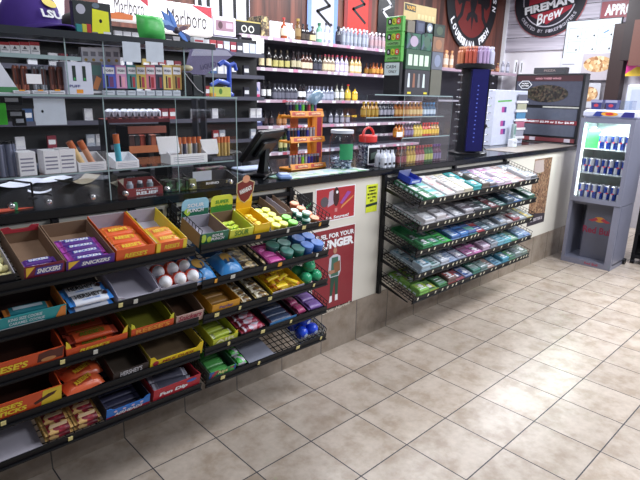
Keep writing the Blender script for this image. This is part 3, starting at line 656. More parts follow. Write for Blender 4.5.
# --- shelf 5
m = MB(); m.box(0, .46, 0, .26, 0, .002, GREYC); xa = fx(4, 44); y, z = sl(4, .008)
m.build('card_sheet', None, (xa-.46, y, z), (AT, 0, 0), 'bare grey card sheet on the left end of the bottom shelf', 'card')
RG = speckle_mat('red and gold print', [lin('8A2030'), lin('A83040'), lin('D8B070'), lin('7A1828'), lin('6A1424')], 60, .4)
xa, xb = fx(4, 46), fx(4, 103)
g = MB(); g.wrap((xb-xa)/2-.004, .05, .022, RG, hx('C8A060'), seed=3); g.patch([(-.03, -.008), (.03, -.008), (.035, .008), (-.025, .008)], hx('E8C8A0'), T(0, 0, .0235)); o = g.build('red_candy_pack', cat='candy pack')
lay(o, [(xa+(xb-xa)*(.25+.5*j), .04+.052*k, .004+.024*l) for l in range(2) for j in range(2) for k in range(4)], 4, 'red and gold candy pack stacked on the bottom shelf', 'red and gold packs on the bottom shelf')
BLC = hx('2F78D0', .4)
def air_deco(m, M, W, H):
    m.patch([(0, 0), (W, 0), (W, H*.35), (0, H*.2)], hx('A8283A'), M)
    m.text('AIRHEADS', M@T(W*.5, H*.33, .0006), W*.66, H*.36, WHITE, .25, .03)
    for k in range(4): m.disc(W*(.2+.2*k), H*.72, W*.04, H*.14, hx('D8C0E0'), M)
r, a, b = carton('candy_carton', 'bright blue and red candy carton with raised corners, bottom shelf', 'carton', 4, 106, 150, .068, .06, .23, out=BLC, inn=hx('2A2A3A'), fr=BLC, cut=.012, deco=air_deco, side=hx('2A2A3A'))
g = MB(); g.wrap(b-a-.03, .03, .014, hx('40405A'), hx('6A6A8A'), seed=3); o = g.build('dark_candy_strip', cat='candy bar')
lay(o, [((a+b)/2, .04+.034*k, .004) for k in range(5)], 4, 'dark candy strip in the bright blue carton', 'strips in the blue carton')
RD = hx('B82A38', .4)
def fd(m, M, W, H):
    m.text('Fun Dip', M@T(W*.42, H*.4, .0006), W*.6, H*.42, WHITE, .1, .05); m.disc(W*.8, H*.72, W*.11, H*.15, hx('3A6AC0'), M)
r, a, b = carton('candy_carton', 'red powder candy carton at the right end of the bottom shelf', 'carton', 4, 153, 200, .074, .06, .23, out=RD, inn=hx('5A2028'), fr=RD, deco=fd, side=RD)
g = MB(); g.wrap(b-a-.05, .05, .02, hx('5A5A6A', .25), hx('B0B0C0'), seed=7); o = g.build('silver_candy_pouch', cat='candy bag')
lay(o, [((a+b)/2, .045+.05*k, .022+.004*(k % 2)) for k in range(4)]+[((a+b)/2, .05+.05*k, .004) for k in range(3)], 4, 'silver grey pouch in the red carton', 'pouches in the red carton', jit=.2)
GM = speckle_mat('green and blue print', [lin('3A8A4A'), lin('2A5A9A'), lin('58B058'), lin('A83A4A'), lin('2A6A3A')], 45, .4)
r, a, b = carton('candy_carton', 'green multicoloured candy carton at the left end of the bottom shelf, middle rack', 'carton', 4, 209, 236, .05, .05, .23, out=hx('4A6A5A'), inn=hx('3A4A3A'), fr=GM, txt='Rips', tm=hx('F0E8A0'), th=.6, tw=.35)
g = MB(); g.wrap(b-a-.03, .05, .02, hx('58A858', .35), hx('3A7A4A'), seed=3); o = g.build('green_candy_pack', cat='candy pack')
lay(o, [((a+b)/2, .035+.052*k, .004) for k in range(4)], 4, 'green candy pack in the multicoloured carton', 'packs in the multicoloured carton', jit=.08)
GW = speckle_mat('green and white print', [lin('3A9A4A'), lin('C8C8D0'), lin('58C058'), lin('7A3A48')], 40, .4)
tray_of('t', 'narrow tray of green and white pouches on the bottom shelf', 4, 238, 250, (GW, hx('4AAA4A')), 'green and white pouch in the narrow tray', n=4, hh=.034)
m = MB(); W = fx(4, 277)-fx(4, 251); m.box(0, W, 0, .25, 0, .0025, mat('translucent grey plastic', lin('9A9CAC'), .25)); y, z = sl(4, .008); m.box(0, W, 0, .002, .002, .016, MATS['translucent grey plastic']); m.build('plastic_tray', None, (fx(4, 251), y, z), (AT, 0, 0), 'empty grey plastic tray on the bottom shelf of the middle rack', 'tray')
# clear box of blue balls
xa, xb = fx(4, 301), XM1-.006; y, z = sl(4, .008); W = xb-xa
m = MB(); D_ = .2
m.box(0, W, 0, .0015, 0, .05, PLEXI2); m.box(0, .0015, 0, D_, 0, .06, PLEXI2); m.box(W-.0015, W, 0, D_, 0, .06, PLEXI2); m.box(0, W, D_-.0015, D_, 0, .06, PLEXI2); m.box(0, W, 0, D_, 0, .0012, PLEXI2)
m.build('clear_box', None, (xa, y, z), (AT, 0, 0), 'clear plastic box of blue balls at the right end of the bottom shelf', 'box')
BLB = hx('2A50D8', .25)
g = MB(); g.ell((0, 0, .034), .034, .034, .034, BLB, n=18, k=12); g.disc(0, 0, .011, .011, hx('C8D8F8'), T(0, -.0338, .04)@FRONT); o = g.build('blue_candy_ball', cat='candy ball')
lay(o, [(xa+.04+.07*(k % 2), .05+.07*(k//2), .003) for k in range(4)]+[(xa+.075, .085, .052)], 4, 'shiny blue candy ball in the clear plastic box', 'blue candy balls')

# ================================================================ GUM RACK (right)
cols = [
 ['G:1E7A4A/F2F6F4', 'T:F4F8F8/8ADAD8', 'P:F8F4F6/F0B8B8', 'P:F4E8E0/F4F0F0', 'Y:F0E8D0/F4F0EC', 'T:1F8A90/3ABAC0', 'K:6A5E58/5A504A', 'B:4A78B0/7A7078', 'V:E8D8EC/B868B0', 'V:E088C8/F0E8F4', 'W:D8D4DC/C8B0C0', 'R:A87868/C8B8B8', 'W:C8C8D0/8AA8B8', 'W:B8BCC4/707880'],
 ['W:D8D8DE/C4C4CC', 'W:B8B4BC/D4D0D8', 'S:A8A8B4/A08088', 'S:C0BEC8/8A8E98', 'S:A8A4AE/6A5A68', 'K:3A3A42/505058', 'K:2A4A48/243A38', 'R:7A3038/5A2A30', 'G:2A5A58/305A60', 'B:2A4A6A/304858', 'B:2A5A9A/3A4A60', 'G:1F5A40/28384A', 'G:285A48/C8CCD0'],
 ['G:2A8A4A/1E5A38', 'G:6AB8A8/2A9A50', 'G:38C048/1F7A38', 'B:98B8D8/3A6AB8', 'B:3A78C8/284A90', 'G:58B8A0/3A58A0', 'R:A02A38/2A4A9A', 'S:7A98A8/506878', 'S:8A98A0/4A5868', 'B:5A78A0/A8B0B8', 'S:A8A4A8/8A7A80', 'R:8A8A90/A04A50', 'S:9AA0A8/788088', 'Y:E8C838/9AA0A0'],
 ['B:A8C0D0/5898B8', 'G:6A9A98/A8B8C0', 'S:B8C0D0/8A9AB8', 'B:6A88B8/98A8C8', 'S:8A90A8/A8A0B8', 'V:B0609A/8A5078', 'V:C870B0/6A4A68', 'V:A888A8/C8B0C8', 'S:98A0B0/7A8898', 'B:58A8C8/7ABAD0', 'B:68C0D0/488AA0', 'G:58B078/88B098', 'B:7AA0C8/5A80B0', 'B:8AA8D8/6A88C0'],
 ['G:78B848/A8C838', 'Y:B8B838/5A8A38', 'G:3A7A48/4A6A50', 'R:A83A38/6A4A48', 'R:8A3A48/3A4A8A', 'B:3A5AA8/98A0B8', 'G:3A7868/90A8A0', 'S:8AA09A/607A78', 'R:A88A80/807070', 'B:4A80A8/6A98B0', 'B:3A90B0/4A7080', 'G:5AA868/507870', 'S:788888/586A68', 'G:486A60/788A80']]
CN = dict(G='green', T='teal', P='pink and white', Y='yellow', K='dark', B='blue', V='purple', W='white', R='red brown', S='silver grey')
for i in range(5):
    n = len(cols[i]); x0, x1 = .585, 2.052; w0 = (x1-x0)/n
    for k, c in enumerate(cols[i]):
        key, rest = c.split(':'); c1, c2 = rest.split('/')
        def mute(h_): 
            q = .16 if i == 0 else .2; v = [int(h_[a_:a_+2], 16) for a_ in (0, 2, 4)]; g_ = 110 if i == 0 else 140; return '%02X%02X%02X' % tuple(int(a_*(1-q)+g_*q) for a_ in v)
        m1, m2 = hx(mute(c1), .5), hx(mute(c2), .5)
        xa = x0+k*w0; W = w0-.004; rn = random.Random(i*31+k); h = .026
        y, z = sl(i, .004)
        where = '%s from left on gum rack %s shelf' % (ORD[k], SH[i])
        g = MB(); g.box(0, W, 0, .27, 0, .0015, m1); g.box(0, W, 0, .0015, 0, h, m1); g.box(0, .0012, 0, .27, 0, h*.7, m1); g.box(W-.0012, W, 0, .27, 0, h*.7, m1); g.box(0, W, .2688, .27, 0, h, m1)
        if (i, k) in ((0, 0), (1, 0), (3, 0), (4, 0)):
            for q in range(6): # printed pale rings on the side facing the aisle
                g.patch([(-(.03+q*.04), .004), (-(.055+q*.04), .004), (-(.055+q*.04), h*.68), (-(.03+q*.04), h*.68)], hx('C8DCE0'), LEFTF)
        g.patch([(W*.15, h*.25), (W*.85, h*.25), (W*.85, h*.75), (W*.15, h*.75)], m2, T(0, -.0001, 0)@FRONT)
        g.build('gum_tray', None, (xa+.002, y, z), (AT, 0, 0), '%s gum tray, %s' % (CN[key], where), 'tray')
        npk = rn.choice([3, 3, 2]) if i else 3; L = .084
        pk = MB(); ph = .016+rn.random()*.012; pk.rbox(-W/2+.003, W/2-.003, -L/2, L/2, 0, ph, m2 if k % 2 else m1, r=.003)
        tmt = m1 if k % 2 else m2
        for q in range(3): pk.patch([(W*(-.36+.02*q), L*(-.36+.27*q)), (W*(.3-.06*q), L*(-.36+.27*q)), (W*(.3-.06*q), L*(-.28+.27*q)), (W*(-.36+.02*q), L*(-.28+.27*q))], hx(rn.choice(['E4E6EC', 'E4E6EC', '30343C', '8A90A0'])), T(0, 0, ph+.0004))
        if rn.random() < .5: pk.patch([(-W*.42, -L*.1), (W*.42, -L*.28), (W*.42, L*.22), (-W*.42, L*.34)], tmt, T(0, 0, ph))
        else: pk.patch([(-W*.42, -L*.44), (W*.02, -L*.44), (W*.02, L*.44), (-W*.42, L*.44)], tmt, T(0, 0, ph))
        pk.patch([(-W*.12, -L*.2), (W*.18, -L*.2), (W*.18, L*.2), (-W*.12, L*.2)], hx('F0F0F4'), T(0, 0, ph+.0003)) if rn.random() < .4 else None
        o = pk.build('gum_pack', cat='gum pack')
        lay(o, [(xa+w0/2, .052+.088*q+(3-npk)*0, .0032) for q in range(npk)]+([(xa+w0/2, .054+.088*q, .0035+ph) for q in range(rn.choice([1, 2]))] if rn.random() < .6 else []), i, '%s gum pack, %s' % (CN[key], where), 'gum packs, '+where, jit=.02)
# loose blue and green rolls at the left of the top gum shelf
y, z = sl(0, .165, .03); m = MB(); m.box(0, .12, 0, .1, 0, .002, hx('2A3FA8')); m.box(0, .12, 0, .002, 0, .03, hx('2A48C0')); m.box(0, .002, 0, .1, 0, .04, hx('2A3FA8')); m.box(.118, .12, 0, .1, 0, .03, hx('2A3FA8')); m.box(0, .12, .098, .1, 0, .05, hx('8A90B0')); m.patch([(.02, .008), (.1, .008), (.1, .022), (.02, .022)], hx('C8D0F0'), T(0, -.0002, 0)@FRONT)
m.build('gum_carton', None, (.60, y, z+.012), (AT, 0, 0), 'bright blue open carton at the back left of the gum rack top shelf', 'carton')
# ================================================================ POSTERS ON THE COUNTER FRONT
def sheet(name, label, cat, p00, p11, mt, y=-.0015, border=None, extra=None, th=.0012):
    """flat print on the counter front; p00 lower-left, p11 upper-right pixel corners"""
    A = onY(*p00, y); B = onY(*p11, y); W = B[0]-A[0]; H = B[2]-A[2]
    m = MB(); m.box(0, W, 0, th, 0, H, mt)
    if border: m.box(-.006, W+.006, .0003, th+.0001, -.006, H+.006, border)
    if extra: extra(m, T(0, 0, 0)@FRONT, W, H)
    return m.build(name, None, (A[0], y-th+.001, A[2]), (0, 0, 0), label, cat)
RP = hx('B02A34', .35); 
def pst1(m, M, W, H):
    m.patch([(W*.28, H*.42), (W*.32, H*.9), (W*.42, H*.95), (W*.44, H*.5)], hx('B8A8B8'), M)
    m.disc(W*.5, H*.72, W*.08, H*.3, hx('3A1418'), M@T(0, 0, .0003)); m.disc(W*.52, H*.86, W*.03, H*.05, WHITE, M@T(0, 0, .0006))
    m.patch([(W*.62, H*.3), (W*.95, H*.62), (W*.98, H*.7), (W*.66, H*.42)], hx('D88A50'), M); m.patch([(W*.66, H*.45), (W*.9, H*.8), (W*.8, H*.85), (W*.6, H*.5)], hx('9A4AA0'), M@T(0, 0, .0003))
    m.disc(W*.2, H*.6, W*.1, H*.16, hx('5A5058'), M@T(0, 0, .0006)); m.text('1st. Sourest!', M@T(W*.55, H*.08, .0005), W*.6, H*.1, WHITE, .1, .03)
    m.text('II', M@T(W*.5, H*.3, .0005), W*.06, H*.12, hx('E0A0A0'))
sheet('candy_poster', 'red poster with a dark figure, taped below the worktop', 'poster', (316, 223), (355, 185), RP, border=WHITE, extra=pst1)
def pst0(m, M, W, H):
    m.patch([(W*.0, H*.0), (W*.5, H*.0), (W*.1, H*.98), (0, H*.98)], hx('D8C8B0'), M)
    m.patch([(W*.2, H*.2), (W*.5, H*.55), (W*.45, H*.62), (W*.15, H*.3)], WHITE, M@T(0, 0, .0003)); m.patch([(W*.6, H*.35), (W*.9, H*.55), (W*.88, H*.62), (W*.55, H*.45)], hx('3A8A5A'), M@T(0, 0, .0003))
sheet('black_poster', 'small black poster with white and green marks, left of the red one', 'poster', (294, 222), (313, 192), BLACKP, extra=pst0)
SKN = hx('B08068', .5)
def pst2(m, M, W, H):
    m.text('FUEL FOR YOUR', M@T(W*.52, H*.925, .0006), W*.92, H*.055, WHITE, 0, .04)
    m.text('HUNGER', M@T(W*.52, H*.83, .0006), W*.92, H*.1, WHITE, 0, .06)
    m.patch([(0, 0), (W, 0), (W, H*.07), (0, H*.09)], hx('1A0A10'), M)
    z = .0006; c = W*.52
    def P(pts, mt, z=.0006): m.patch([(c+x*H, y*H) for x, y in pts], mt, M, z)
    m.disc(c, H*.745, H*.028, H*.036, SKN, M, .0012)
    P([(-.03, .7), (.03, .7), (.085, .67), (.1, .5), (.07, .44), (-.07, .44), (-.1, .5), (-.085, .67)], hx('C8C8D4'), .0009)
    P([(-.05, .67), (.05, .67), (.06, .45), (-.06, .45)], hx('3A6A5A'), .0012)
    P([(-.02, .6), (.08, .62), (.09, .5), (-.01, .48)], hx('8A5A3A'), .0015)
    P([(-.1, .5), (-.07, .48), (.0, .49), (0, .52), (-.09, .53)], SKN, .0018)
    P([(-.06, .44), (.065, .44), (.06, .22), (.02, .22), (.005, .4), (-.03, .22), (-.065, .22)], hx('1E4A3A'), .0009)
    P([(-.065, .22), (-.03, .22), (-.03, .15), (-.075, .14)], WHITE, .0009); P([(.02, .22), (.06, .22), (.065, .15), (.02, .15)], WHITE, .0009)
    m.text('Chris Harrell', M@T(W*.6, H*.055, .002)@R(3), W*.7, H*.04, hx('F0E8D8'), .4, .0)
sheet('hunger_poster', 'dark red poster with large white words and a standing player', 'poster', (311.5, 321), (355, 224), hx('8A1E2C', .35), border=hx('E8E0E0'), extra=pst2)
def pst3(m, M, W, H):
    for k, t_ in enumerate(('MINORS', 'CANNOT', 'BE SERVED', '21 OR', 'ID')): m.text(t_, M@T(W*.5, H*(.9-.12*k), .0006), W*(.7, .6, .8, .75, .3)[k], H*.07, hx('1A1A10'), 0, .04)
    m.patch([(0, H*.2), (W, H*.24), (W, H*.34), (0, H*.3)], hx('2A3A38'), M)
sheet('yellow_notice', 'small yellow notice with black words left of the gum rack', 'sign', (365.5, 213), (378, 183.5), hx('DDE83A', .4), extra=pst3)
FOOD = speckle_mat('fried food photograph', [lin('7A5A44'), lin('967458'), lin('543A2C'), lin('866650'), lin('A88A6C')], 70, .4)
def pst4(m, M, W, H):
    m.patch([(0, 0), (W, 0), (W, H*.14), (0, H*.2)], hx('3A343C'), M); m.text('CHESTER\'S', M@T(W*.5, H*.08, .0006), W*.7, H*.05, hx('C8C0C8'), 0, .03); m.patch([(W*.02, H*.78), (W*.6, H*.8), (W*.5, H*.98), (W*.02, H*.98)], hx('B8A8A4'), M)
sheet('food_poster', 'tall fried food poster near the drinks cooler', 'poster', (526.5, 227), (552.5, 157), FOOD, extra=pst4)

# ================================================================ LEFT COUNTER: ACRYLIC DISPLAY CASE
XC0, XC1 = -2.6, -.572
ZA, ZB = 1.487, 1.712
r = thing('acrylic_display_case', 'long clear acrylic counter case with bolted front panes', 'display case', (0, 0, 1.0805))
def pane(m, x0, x1, y0, y1, z0, z1): m.box(x0, x1, y0, y1, z0-1.0805, z1-1.0805, PLEXI)
xs = [XC0, -1.93, onY(107, 150, .01)[0], onY(177, 150, .01)[0] if False else XC1]
for k in range(3):
    m = MB(); pane(m, xs[k]+.001, xs[k+1]-.001, .006, .010, 1.082, ZA-.004)
    m.box(xs[k]+.001, xs[k+1]-.001, .0055, .0105, ZA-.004-1.0805, ZA-.002-1.0805, PLEXEDGE)
    m.build('front_pane', r)
x = onY(177, 150, .01)[0]; m = MB(); m.box(x-.0012, x+.0012, .0045, .0058, .002, ZA-1.0805-.004, PLEXEDGE); m.build('pane_joint', r)
for x in [XC0, xs[1], xs[2], XC1]:
    m = MB(); pane(m, x-.002, x+.002, .011, .42, 1.082, ZA-.004); m.box(x-.0022, x+.0022, .009, .011, .002, ZA-1.0805-.004, PLEXEDGE); m.build('divider_pane', r)
m = MB(); pane(m, XC0, XC1, .0, .44, ZA-.002, ZA+.003); m.box(XC0, XC1, -.001, .0005, ZA-.003-1.0805, ZA+.004-1.0805, PLEXEDGE); m.build('top_shelf', r)
m = MB(); pane(m, XC0, XC1, .035, .42, 1.1955, 1.1995); m.box(XC0, XC1, .033, .0355, 1.1945-1.0805, 1.2005-1.0805, PLEXEDGE); m.build('inner_shelf', r)
px_b = [(11, 203), (48, 199), (92, 194.5), (125, 190.5), (167, 188.5), (192, 186.5), (230, 184)]
m0 = MB(); m0.cyl((0, .005, 0), (0, -.012, 0), .0105, STEEL, n=14); m0.ell((0, -.012, .0), .0095, .003, .0095, CHROME, n=10, k=6)
bo = None
for u, v in px_b:
    p = onY(u, v, 0)
    if bo is None: bo = m0.build('standoff_bolt', r, (p[0], 0, 1.106-1.0805)); tag(bo, 'round steel bolt')
    else: dup(bo, (p[0], 0, 1.106-1.0805), parent=r)
# upper shelf frame
r = thing('upper_display_shelf', 'grey acrylic upper shelf on posts above the counter case', 'shelf', (0, 0, ZA+.004)); q = ZA+.004
XU1 = onY(214, 50, .03)[0]
m = MB(); m.box(XC0, XU1, .02, .36, ZB-.012-q, ZB-q, mat('frosted grey shelf', lin('565B64'), .3)); m.box(XC0, XU1, .016, .02, ZB-.024-q, ZB+.001-q, mat('grey shelf rim', lin('30343A'), .3)); m.build('shelf_board', r)
for x in (XC0+.02, -1.9, onY(67, 90, .05)[0], onY(105, 90, .05)[0]-.003, onY(183, 90, .05)[0], XU1-.01):
    m = MB(); m.box(x-.002, x+.002, .03, .35, 0, ZB-.012-q, PLEXI); m.box(x-.0022, x+.0022, .028, .03, 0, ZB-.012-q, PLEXEDGE); m.build('shelf_support', r)
m = MB(); m.box(XC0, onY(79, 60, .06)[0], .04, .34, 1.618-q, 1.624-q, PLEXI2); m.box(XC0, onY(79, 60, .06)[0], .037, .04, 1.612-q, 1.626-q, PLEXEDGE); m.build('middle_shelf', r)
# --- on top: purple cap
def cap(loc, rz, main, brimm, label, logo=None, sc=1.):
    r = thing('baseball_cap', label, 'cap', loc, (0, 0, rz)); r.scale = (sc, sc, sc)
    m = MB(); V = []; Fs = []; n = 20; k = 8
    for j in range(k+1):
        a = math.pi/2*j/k
        for i in range(n): t = 2*math.pi*i/n; V.append((.09*math.cos(a)**.8*math.cos(t) if j < k else 0, .1*math.cos(a)**.8*math.sin(t) if j < k else 0, .018+.115*math.sin(a)*(1-.12*math.sin(t)*math.cos(a))))
    for i in range(n): t = 2*math.pi*i/n; V.append((.09*math.cos(t), .1*math.sin(t), 0))
    for j in range(k):
        for i in range(n): Fs.append((j*n+i, j*n+(i+1) % n, (j+1)*n+(i+1) % n, (j+1)*n+i))
    bnd = (k+1)*n
    for i in range(n): Fs.append((bnd+i, bnd+(i+1) % n, (i+1) % n, i))
    m.add(V, Fs, main, True); m.ell((0, 0, .134), .007, .007, .004, main, n=8, k=4); m.build('crown', r)
    m = MB(); V = []; Fs = []; nn = 12
    for i in range(nn+1):
        t = -1+2*i/nn; x = t*.08; y0 = -.1*math.sqrt(max(0, 1-(x/.09)**2))+.004; ya = y0-.075*math.sqrt(max(.02, 1-t*t*.94)); zz = .012-.018*t*t
        V += [(x, y0, zz+.006), (x, ya, zz-.006+.004), (x, y0, zz+.003), (x, ya, zz-.006)]
    for i in range(nn):
        a = i*4; Fs += [(a, a+1, a+5, a+4), (a+2, a+6, a+7, a+3), (a+1, a+3, a+7, a+5)]
    m.add([(x, y, z+.008) for x, y, z in V], Fs, brimm, True); m.build('brim', r)
    if logo:
        m = MB(); m.text(logo, T(0, -.097, .05)@R(-20, 'X')@FRONT@T(0, 0, .002), .075, .026, WHITE, 0, .05)
        m.disc(0, .0, .026, .018, hx('E8D060'), T(.002, -.088, .082)@R(-38, 'X')@FRONT@T(0, 0, .003)); m.build('embroidery', r, label='white and gold embroidered letters')
    return r
p = onY(24, 33, .17)
cap((p[0]+.035, .2, ZB+.001), .4, hx('4A2E8A', .8), hx('43297E', .8), 'purple baseball cap with white letters on the upper shelf', 'LSU', 1.15)
p = onY(66, 34, .2); cap((p[0]+.06, .27, ZB+.001), .9, mat('olive black cloth', lin('25231E'), .9), mat('olive black cloth', lin('25231E')), 'dark olive cap behind the purple cap', None, .72)
def up_box(name, label, cat, u0, u1, v0, v1, y, dep, mt, deco=None, group=None, z0=None, rot=0, noise=None):
    """upright packet standing at depth y: pixel left/right edges, base v1, top v0"""
    A = onY(u0, v1, y); B = onY(u1, v0, y); A2 = onY((u0+u1)/2, v0, y); A1 = onY((u0+u1)/2, v1, y)
    W = B[0]-A[0]; zb = A1[2] if z0 is None else z0; H = A2[2]-zb
    m = MB(); m.rbox(0, W, 0, dep, 0, H, mt, r=.0015)
    if deco: deco(m, T(0, -.0002, 0)@FRONT, W, H)
    return m.build(name, None, (A[0], y, zb), (0, 0, rot), label, cat, group)
def mag(m, M, W, H):
    m.patch([(W*.45, H*.05), (W*.93, -H*.0+H*.02), (W*.93, H*.75), (W*.5, H*.8)], hx('EDF02A'), M); m.disc(W*.7, H*.45, W*.04, H*.06, BLACKP, M@T(0, 0, .0004)); m.disc(W*.2, H*.75, W*.12, H*.15, hx('B8B8C8'), M); m.disc(W*.6, H*.9, W*.1, H*.08, hx('6A7A8A'), M)
up_box('magazine_pack', 'black printed packet with a bright yellow card on the upper shelf', 'packet', 75, 110, 2, 34, .1, .03, mat('dark printed card', lin('2A3034'), .4), mag, z0=ZB+.001)
for k, (a, b, c, l) in enumerate(((77, 82, '2A8A8A', 'teal'), (83, 87, 'C8C840', 'lime'), (87, 91, 'B83030', 'red'))):
    up_box('small_packet', 'small %s packet leaning below the yellow card' % l, 'packet', a, b, 24, 34.5, .06, .012, hx(c), z0=ZB+.001)
for k, (a, b) in enumerate(((93, 98), (104, 111))):
    up_box('price_card', ('grey', 'white')[k]+' price card at the front of the upper shelf', 'price card', a, b, 32, 37, .03, .002, hx(('7A7A80', 'E8E8EC')[k]), z0=ZB+.001)
# green bag
p = onY(150, 40, .12); g = MB(); g.bag(.13, .1, .045, hx('4CC05A', .4), seed=4); o = g.build('green_bag', None, (p[0], .12, ZB+.048), (math.radians(80), 0, .1), 'crumpled bright green plastic bag on the upper shelf', 'bag')
# blue glittery toy: crossed blades
p = onY(177, 42, .14); g = MB()
rnd = random.Random(2)
BLT = hx('5A8AE0', .3); 
for k, (ang, L, wd, mt) in enumerate(((135, .1, .03, BLT), (155, .09, .025, hx('8AB0F0', .3)), (115, .085, .02, BLT), (170, .075, .02, hx('3A58A0', .3)), (-25, .1, .022, hx('3A4A7A', .3)), (-40, .07, .02, BLT), (20, .06, .02, hx('6A4A5A', .3)))):
    g.prism([(0, -wd*.3), (L*.6, -wd*.5), (L, 0), (L*.6, wd*.5), (0, wd*.3)], -.004+.001*k, .004+.001*k, mt, M=R(90, 'X')@R(ang, 'Z'))
g.ell((0, 0, 0), .018, .015, .015, hx('4A3A48', .4))
g.build('blue_toy_butterfly', None, (p[0], .14, ZB+.055), (0, 0, .1), 'blue pinwheel shaped toy with pointed blades on the upper shelf', 'toy')
up_box('red_white_box', 'small white box with red print near the right end of the upper shelf', 'box', 194, 204, 37.5, 45, .06, .03, WHITE, lambda m, M, W, H: m.patch([(W*.1, H*.3), (W*.9, H*.3), (W*.9, H*.6), (W*.1, H*.6)], hx('C83A4A'), M), z0=ZB+.001)
# --- middle row under the upper shelf
for k in range(4):
    def dc(m, M, W, H): m.patch([(0, H*.72), (W, H*.72), (W, H), (0, H)], hx('A83038'), M); m.patch([(W*.15, H*.25), (W*.85, H*.25), (W*.85, H*.3), (W*.15, H*.3)], hx('50505A'), M); m.patch([(W*.3, H*.4), (W*.7, H*.4), (W*.5, H*.66)], hx('50505A'), M)
    up_box('vape_pod_box', 'white and red pod box, %s from the left under the purple cap' % ORD[k], 'packet', 1+k*10, 9+k*10, 42, 56, .06, .02, WHITE, dc, z0=1.626)
for k in range(5):
    up_box('small_carton', 'small white carton, %s from the left in the row under the upper shelf' % ORD[k], 'carton', 82+k*7.6, 89+k*7.6, 47, 61.2, .08, .03, hx('D8D8E4'), lambda m, M, W, H: (m.patch([(W*.2, H*.5), (W*.8, H*.5), (W*.8, H*.75), (W*.2, H*.75)], hx('8A8A98'), M), m.disc(W*.5, H*.3, W*.2, H*.08, hx('C0A050'), M)), z0=1.6005)
m = MB(); A = onY(80, 62, .07)[0]; B = onY(121, 62, .07)[0]; m.box(A, B, .06, .3, 1.592, 1.6, mat('dark tray', lin('30323A'), .4)); m.box(A, A+.003, .06, .3, 1.6, ZB-.0125, PLEXI); m.box(B-.003, B, .06, .3, 1.6, ZB-.0125, PLEXI); m.build('hanging_tray', None, (0, 0, 0), label='dark hanging tray carrying five small white cartons', cat='tray')
for k, (a, b) in enumerate(((123.5, 140), (146.5, 163))):
    up_box('paper_sheet', 'blank pale paper sheet hanging from the shelf rim, %s of two' % ('left', 'right')[k], 'paper', a, b, 42, 62, .012, .001, mat('pale paper', lin('C8D2E0'), .6), z0=None)
# vape boxes row on the case top
def vdeco(c):
    def f(m, M, W, H):
        m.patch([(W*.1, H*.62), (W*.9, H*.62), (W*.9, H*.9), (W*.1, H*.9)], hx('E0E0E8'), M); m.patch([(W*.3, H*.06), (W*.44, H*.06), (W*.44, H*.55), (W*.3, H*.55)], hx('1E1E28'), M); m.patch([(W*.52, H*.06), (W*.8, H*.06), (W*.8, H*.5), (W*.52, H*.5)], hx(c), M)
        m.text('POSH', M@T(W*.5, H*.76, .0005), W*.6, H*.1, hx('4A4A58'), 0, .02)
    return f
vb = [(103, 115, '4A5AB8', '6A3A6A', 'blue'), (117, 126, 'C890B8', 'E0A0B0', 'pale pink'), (128, 136, '4A8A8A', 'A83A48', 'teal'), (137, 145.5, 'C8B058', 'A83A48', 'yellow'), (146.5, 155, 'D07888', 'A02A38', 'rose'), (156, 162.5, '3A3A50', '8A2A38', 'black'), (163.5, 172, 'D8C070', 'A84A38', 'cream yellow'), (173, 181, 'A88A48', 'A83A38', 'gold')]
for a, b, c, c2, nm in vb:
    up_box('vape_box', '%s vape box standing in the row on the acrylic case' % nm, 'packet', a, b, 65, 90, .05, .03, hx(c), vdeco(c2), z0=ZA+.03)
    up_box('price_holder', 'pale price label below the %s vape box' % nm, 'price card', a+.3, b-.3, 90.5, 98, .035, .06, hx('C4CCD8'), lambda m, M, W, H: m.patch([(W*.15, H*.5), (W*.85, H*.5), (W*.85, H*.6), (W*.15, H*.6)], hx('7A8090'), M), z0=ZA+.004)
def bigbox(m, M, W, H):
    for x in (.3, .68): m.patch([(W*(x-.05), H*.42), (W*(x+.08), H*.42), (W*(x+.08), H*.88), (W*(x-.05), H*.88)], hx('1E2E2A'), M); m.patch([(W*(x-.02), H*.44), (W*(x+.05), H*.44), (W*(x+.05), H*.52), (W*(x-.02), H*.52)], hx('3AA05A'), M@T(0, 0, .0004))
    m.patch([(W*.35, H*.04), (W*.6, H*.04), (W*.6, H*.16), (W*.35, H*.16)], hx('E89A3A'), M); m.text('PUFF', M@T(W*.3, H*.26, .0005), W*.4, H*.08, hx('6A6A98'), 0, .03)
up_box('vape_carton', 'large white vape carton with two dark windows on the case', 'carton', 68, 91, 62, 97.5, .04, .09, hx('D4D8EA'), bigbox, z0=ZA+.004)
def col_pack(m, M, W, H):
    m.patch([(W*.1, H*.6), (W*.9, H*.6), (W*.9, H*.9), (W*.1, H*.9)], hx('3A5A58'), M); m.patch([(W*.1, H*.2), (W*.5, H*.15), (W*.9, H*.5), (W*.5, H*.58)], hx('A86A40'), M); m.patch([(W*.1, H*.05), (W*.9, H*.05), (W*.9, H*.12), (W*.1, H*.12)], hx('C8C8D0'), M)
up_box('printed_packet', 'dark green and brown printed packet beside the large white carton', 'packet', 92, 101.5, 62, 97, .045, .05, hx('4A4A50'), col_pack, z0=ZA+.004)
tr = [(14, 30, 'A86A58', 'left'), (33, 48, '9AA0A8', 'middle'), (50, 65, '8A5A50', 'right')]
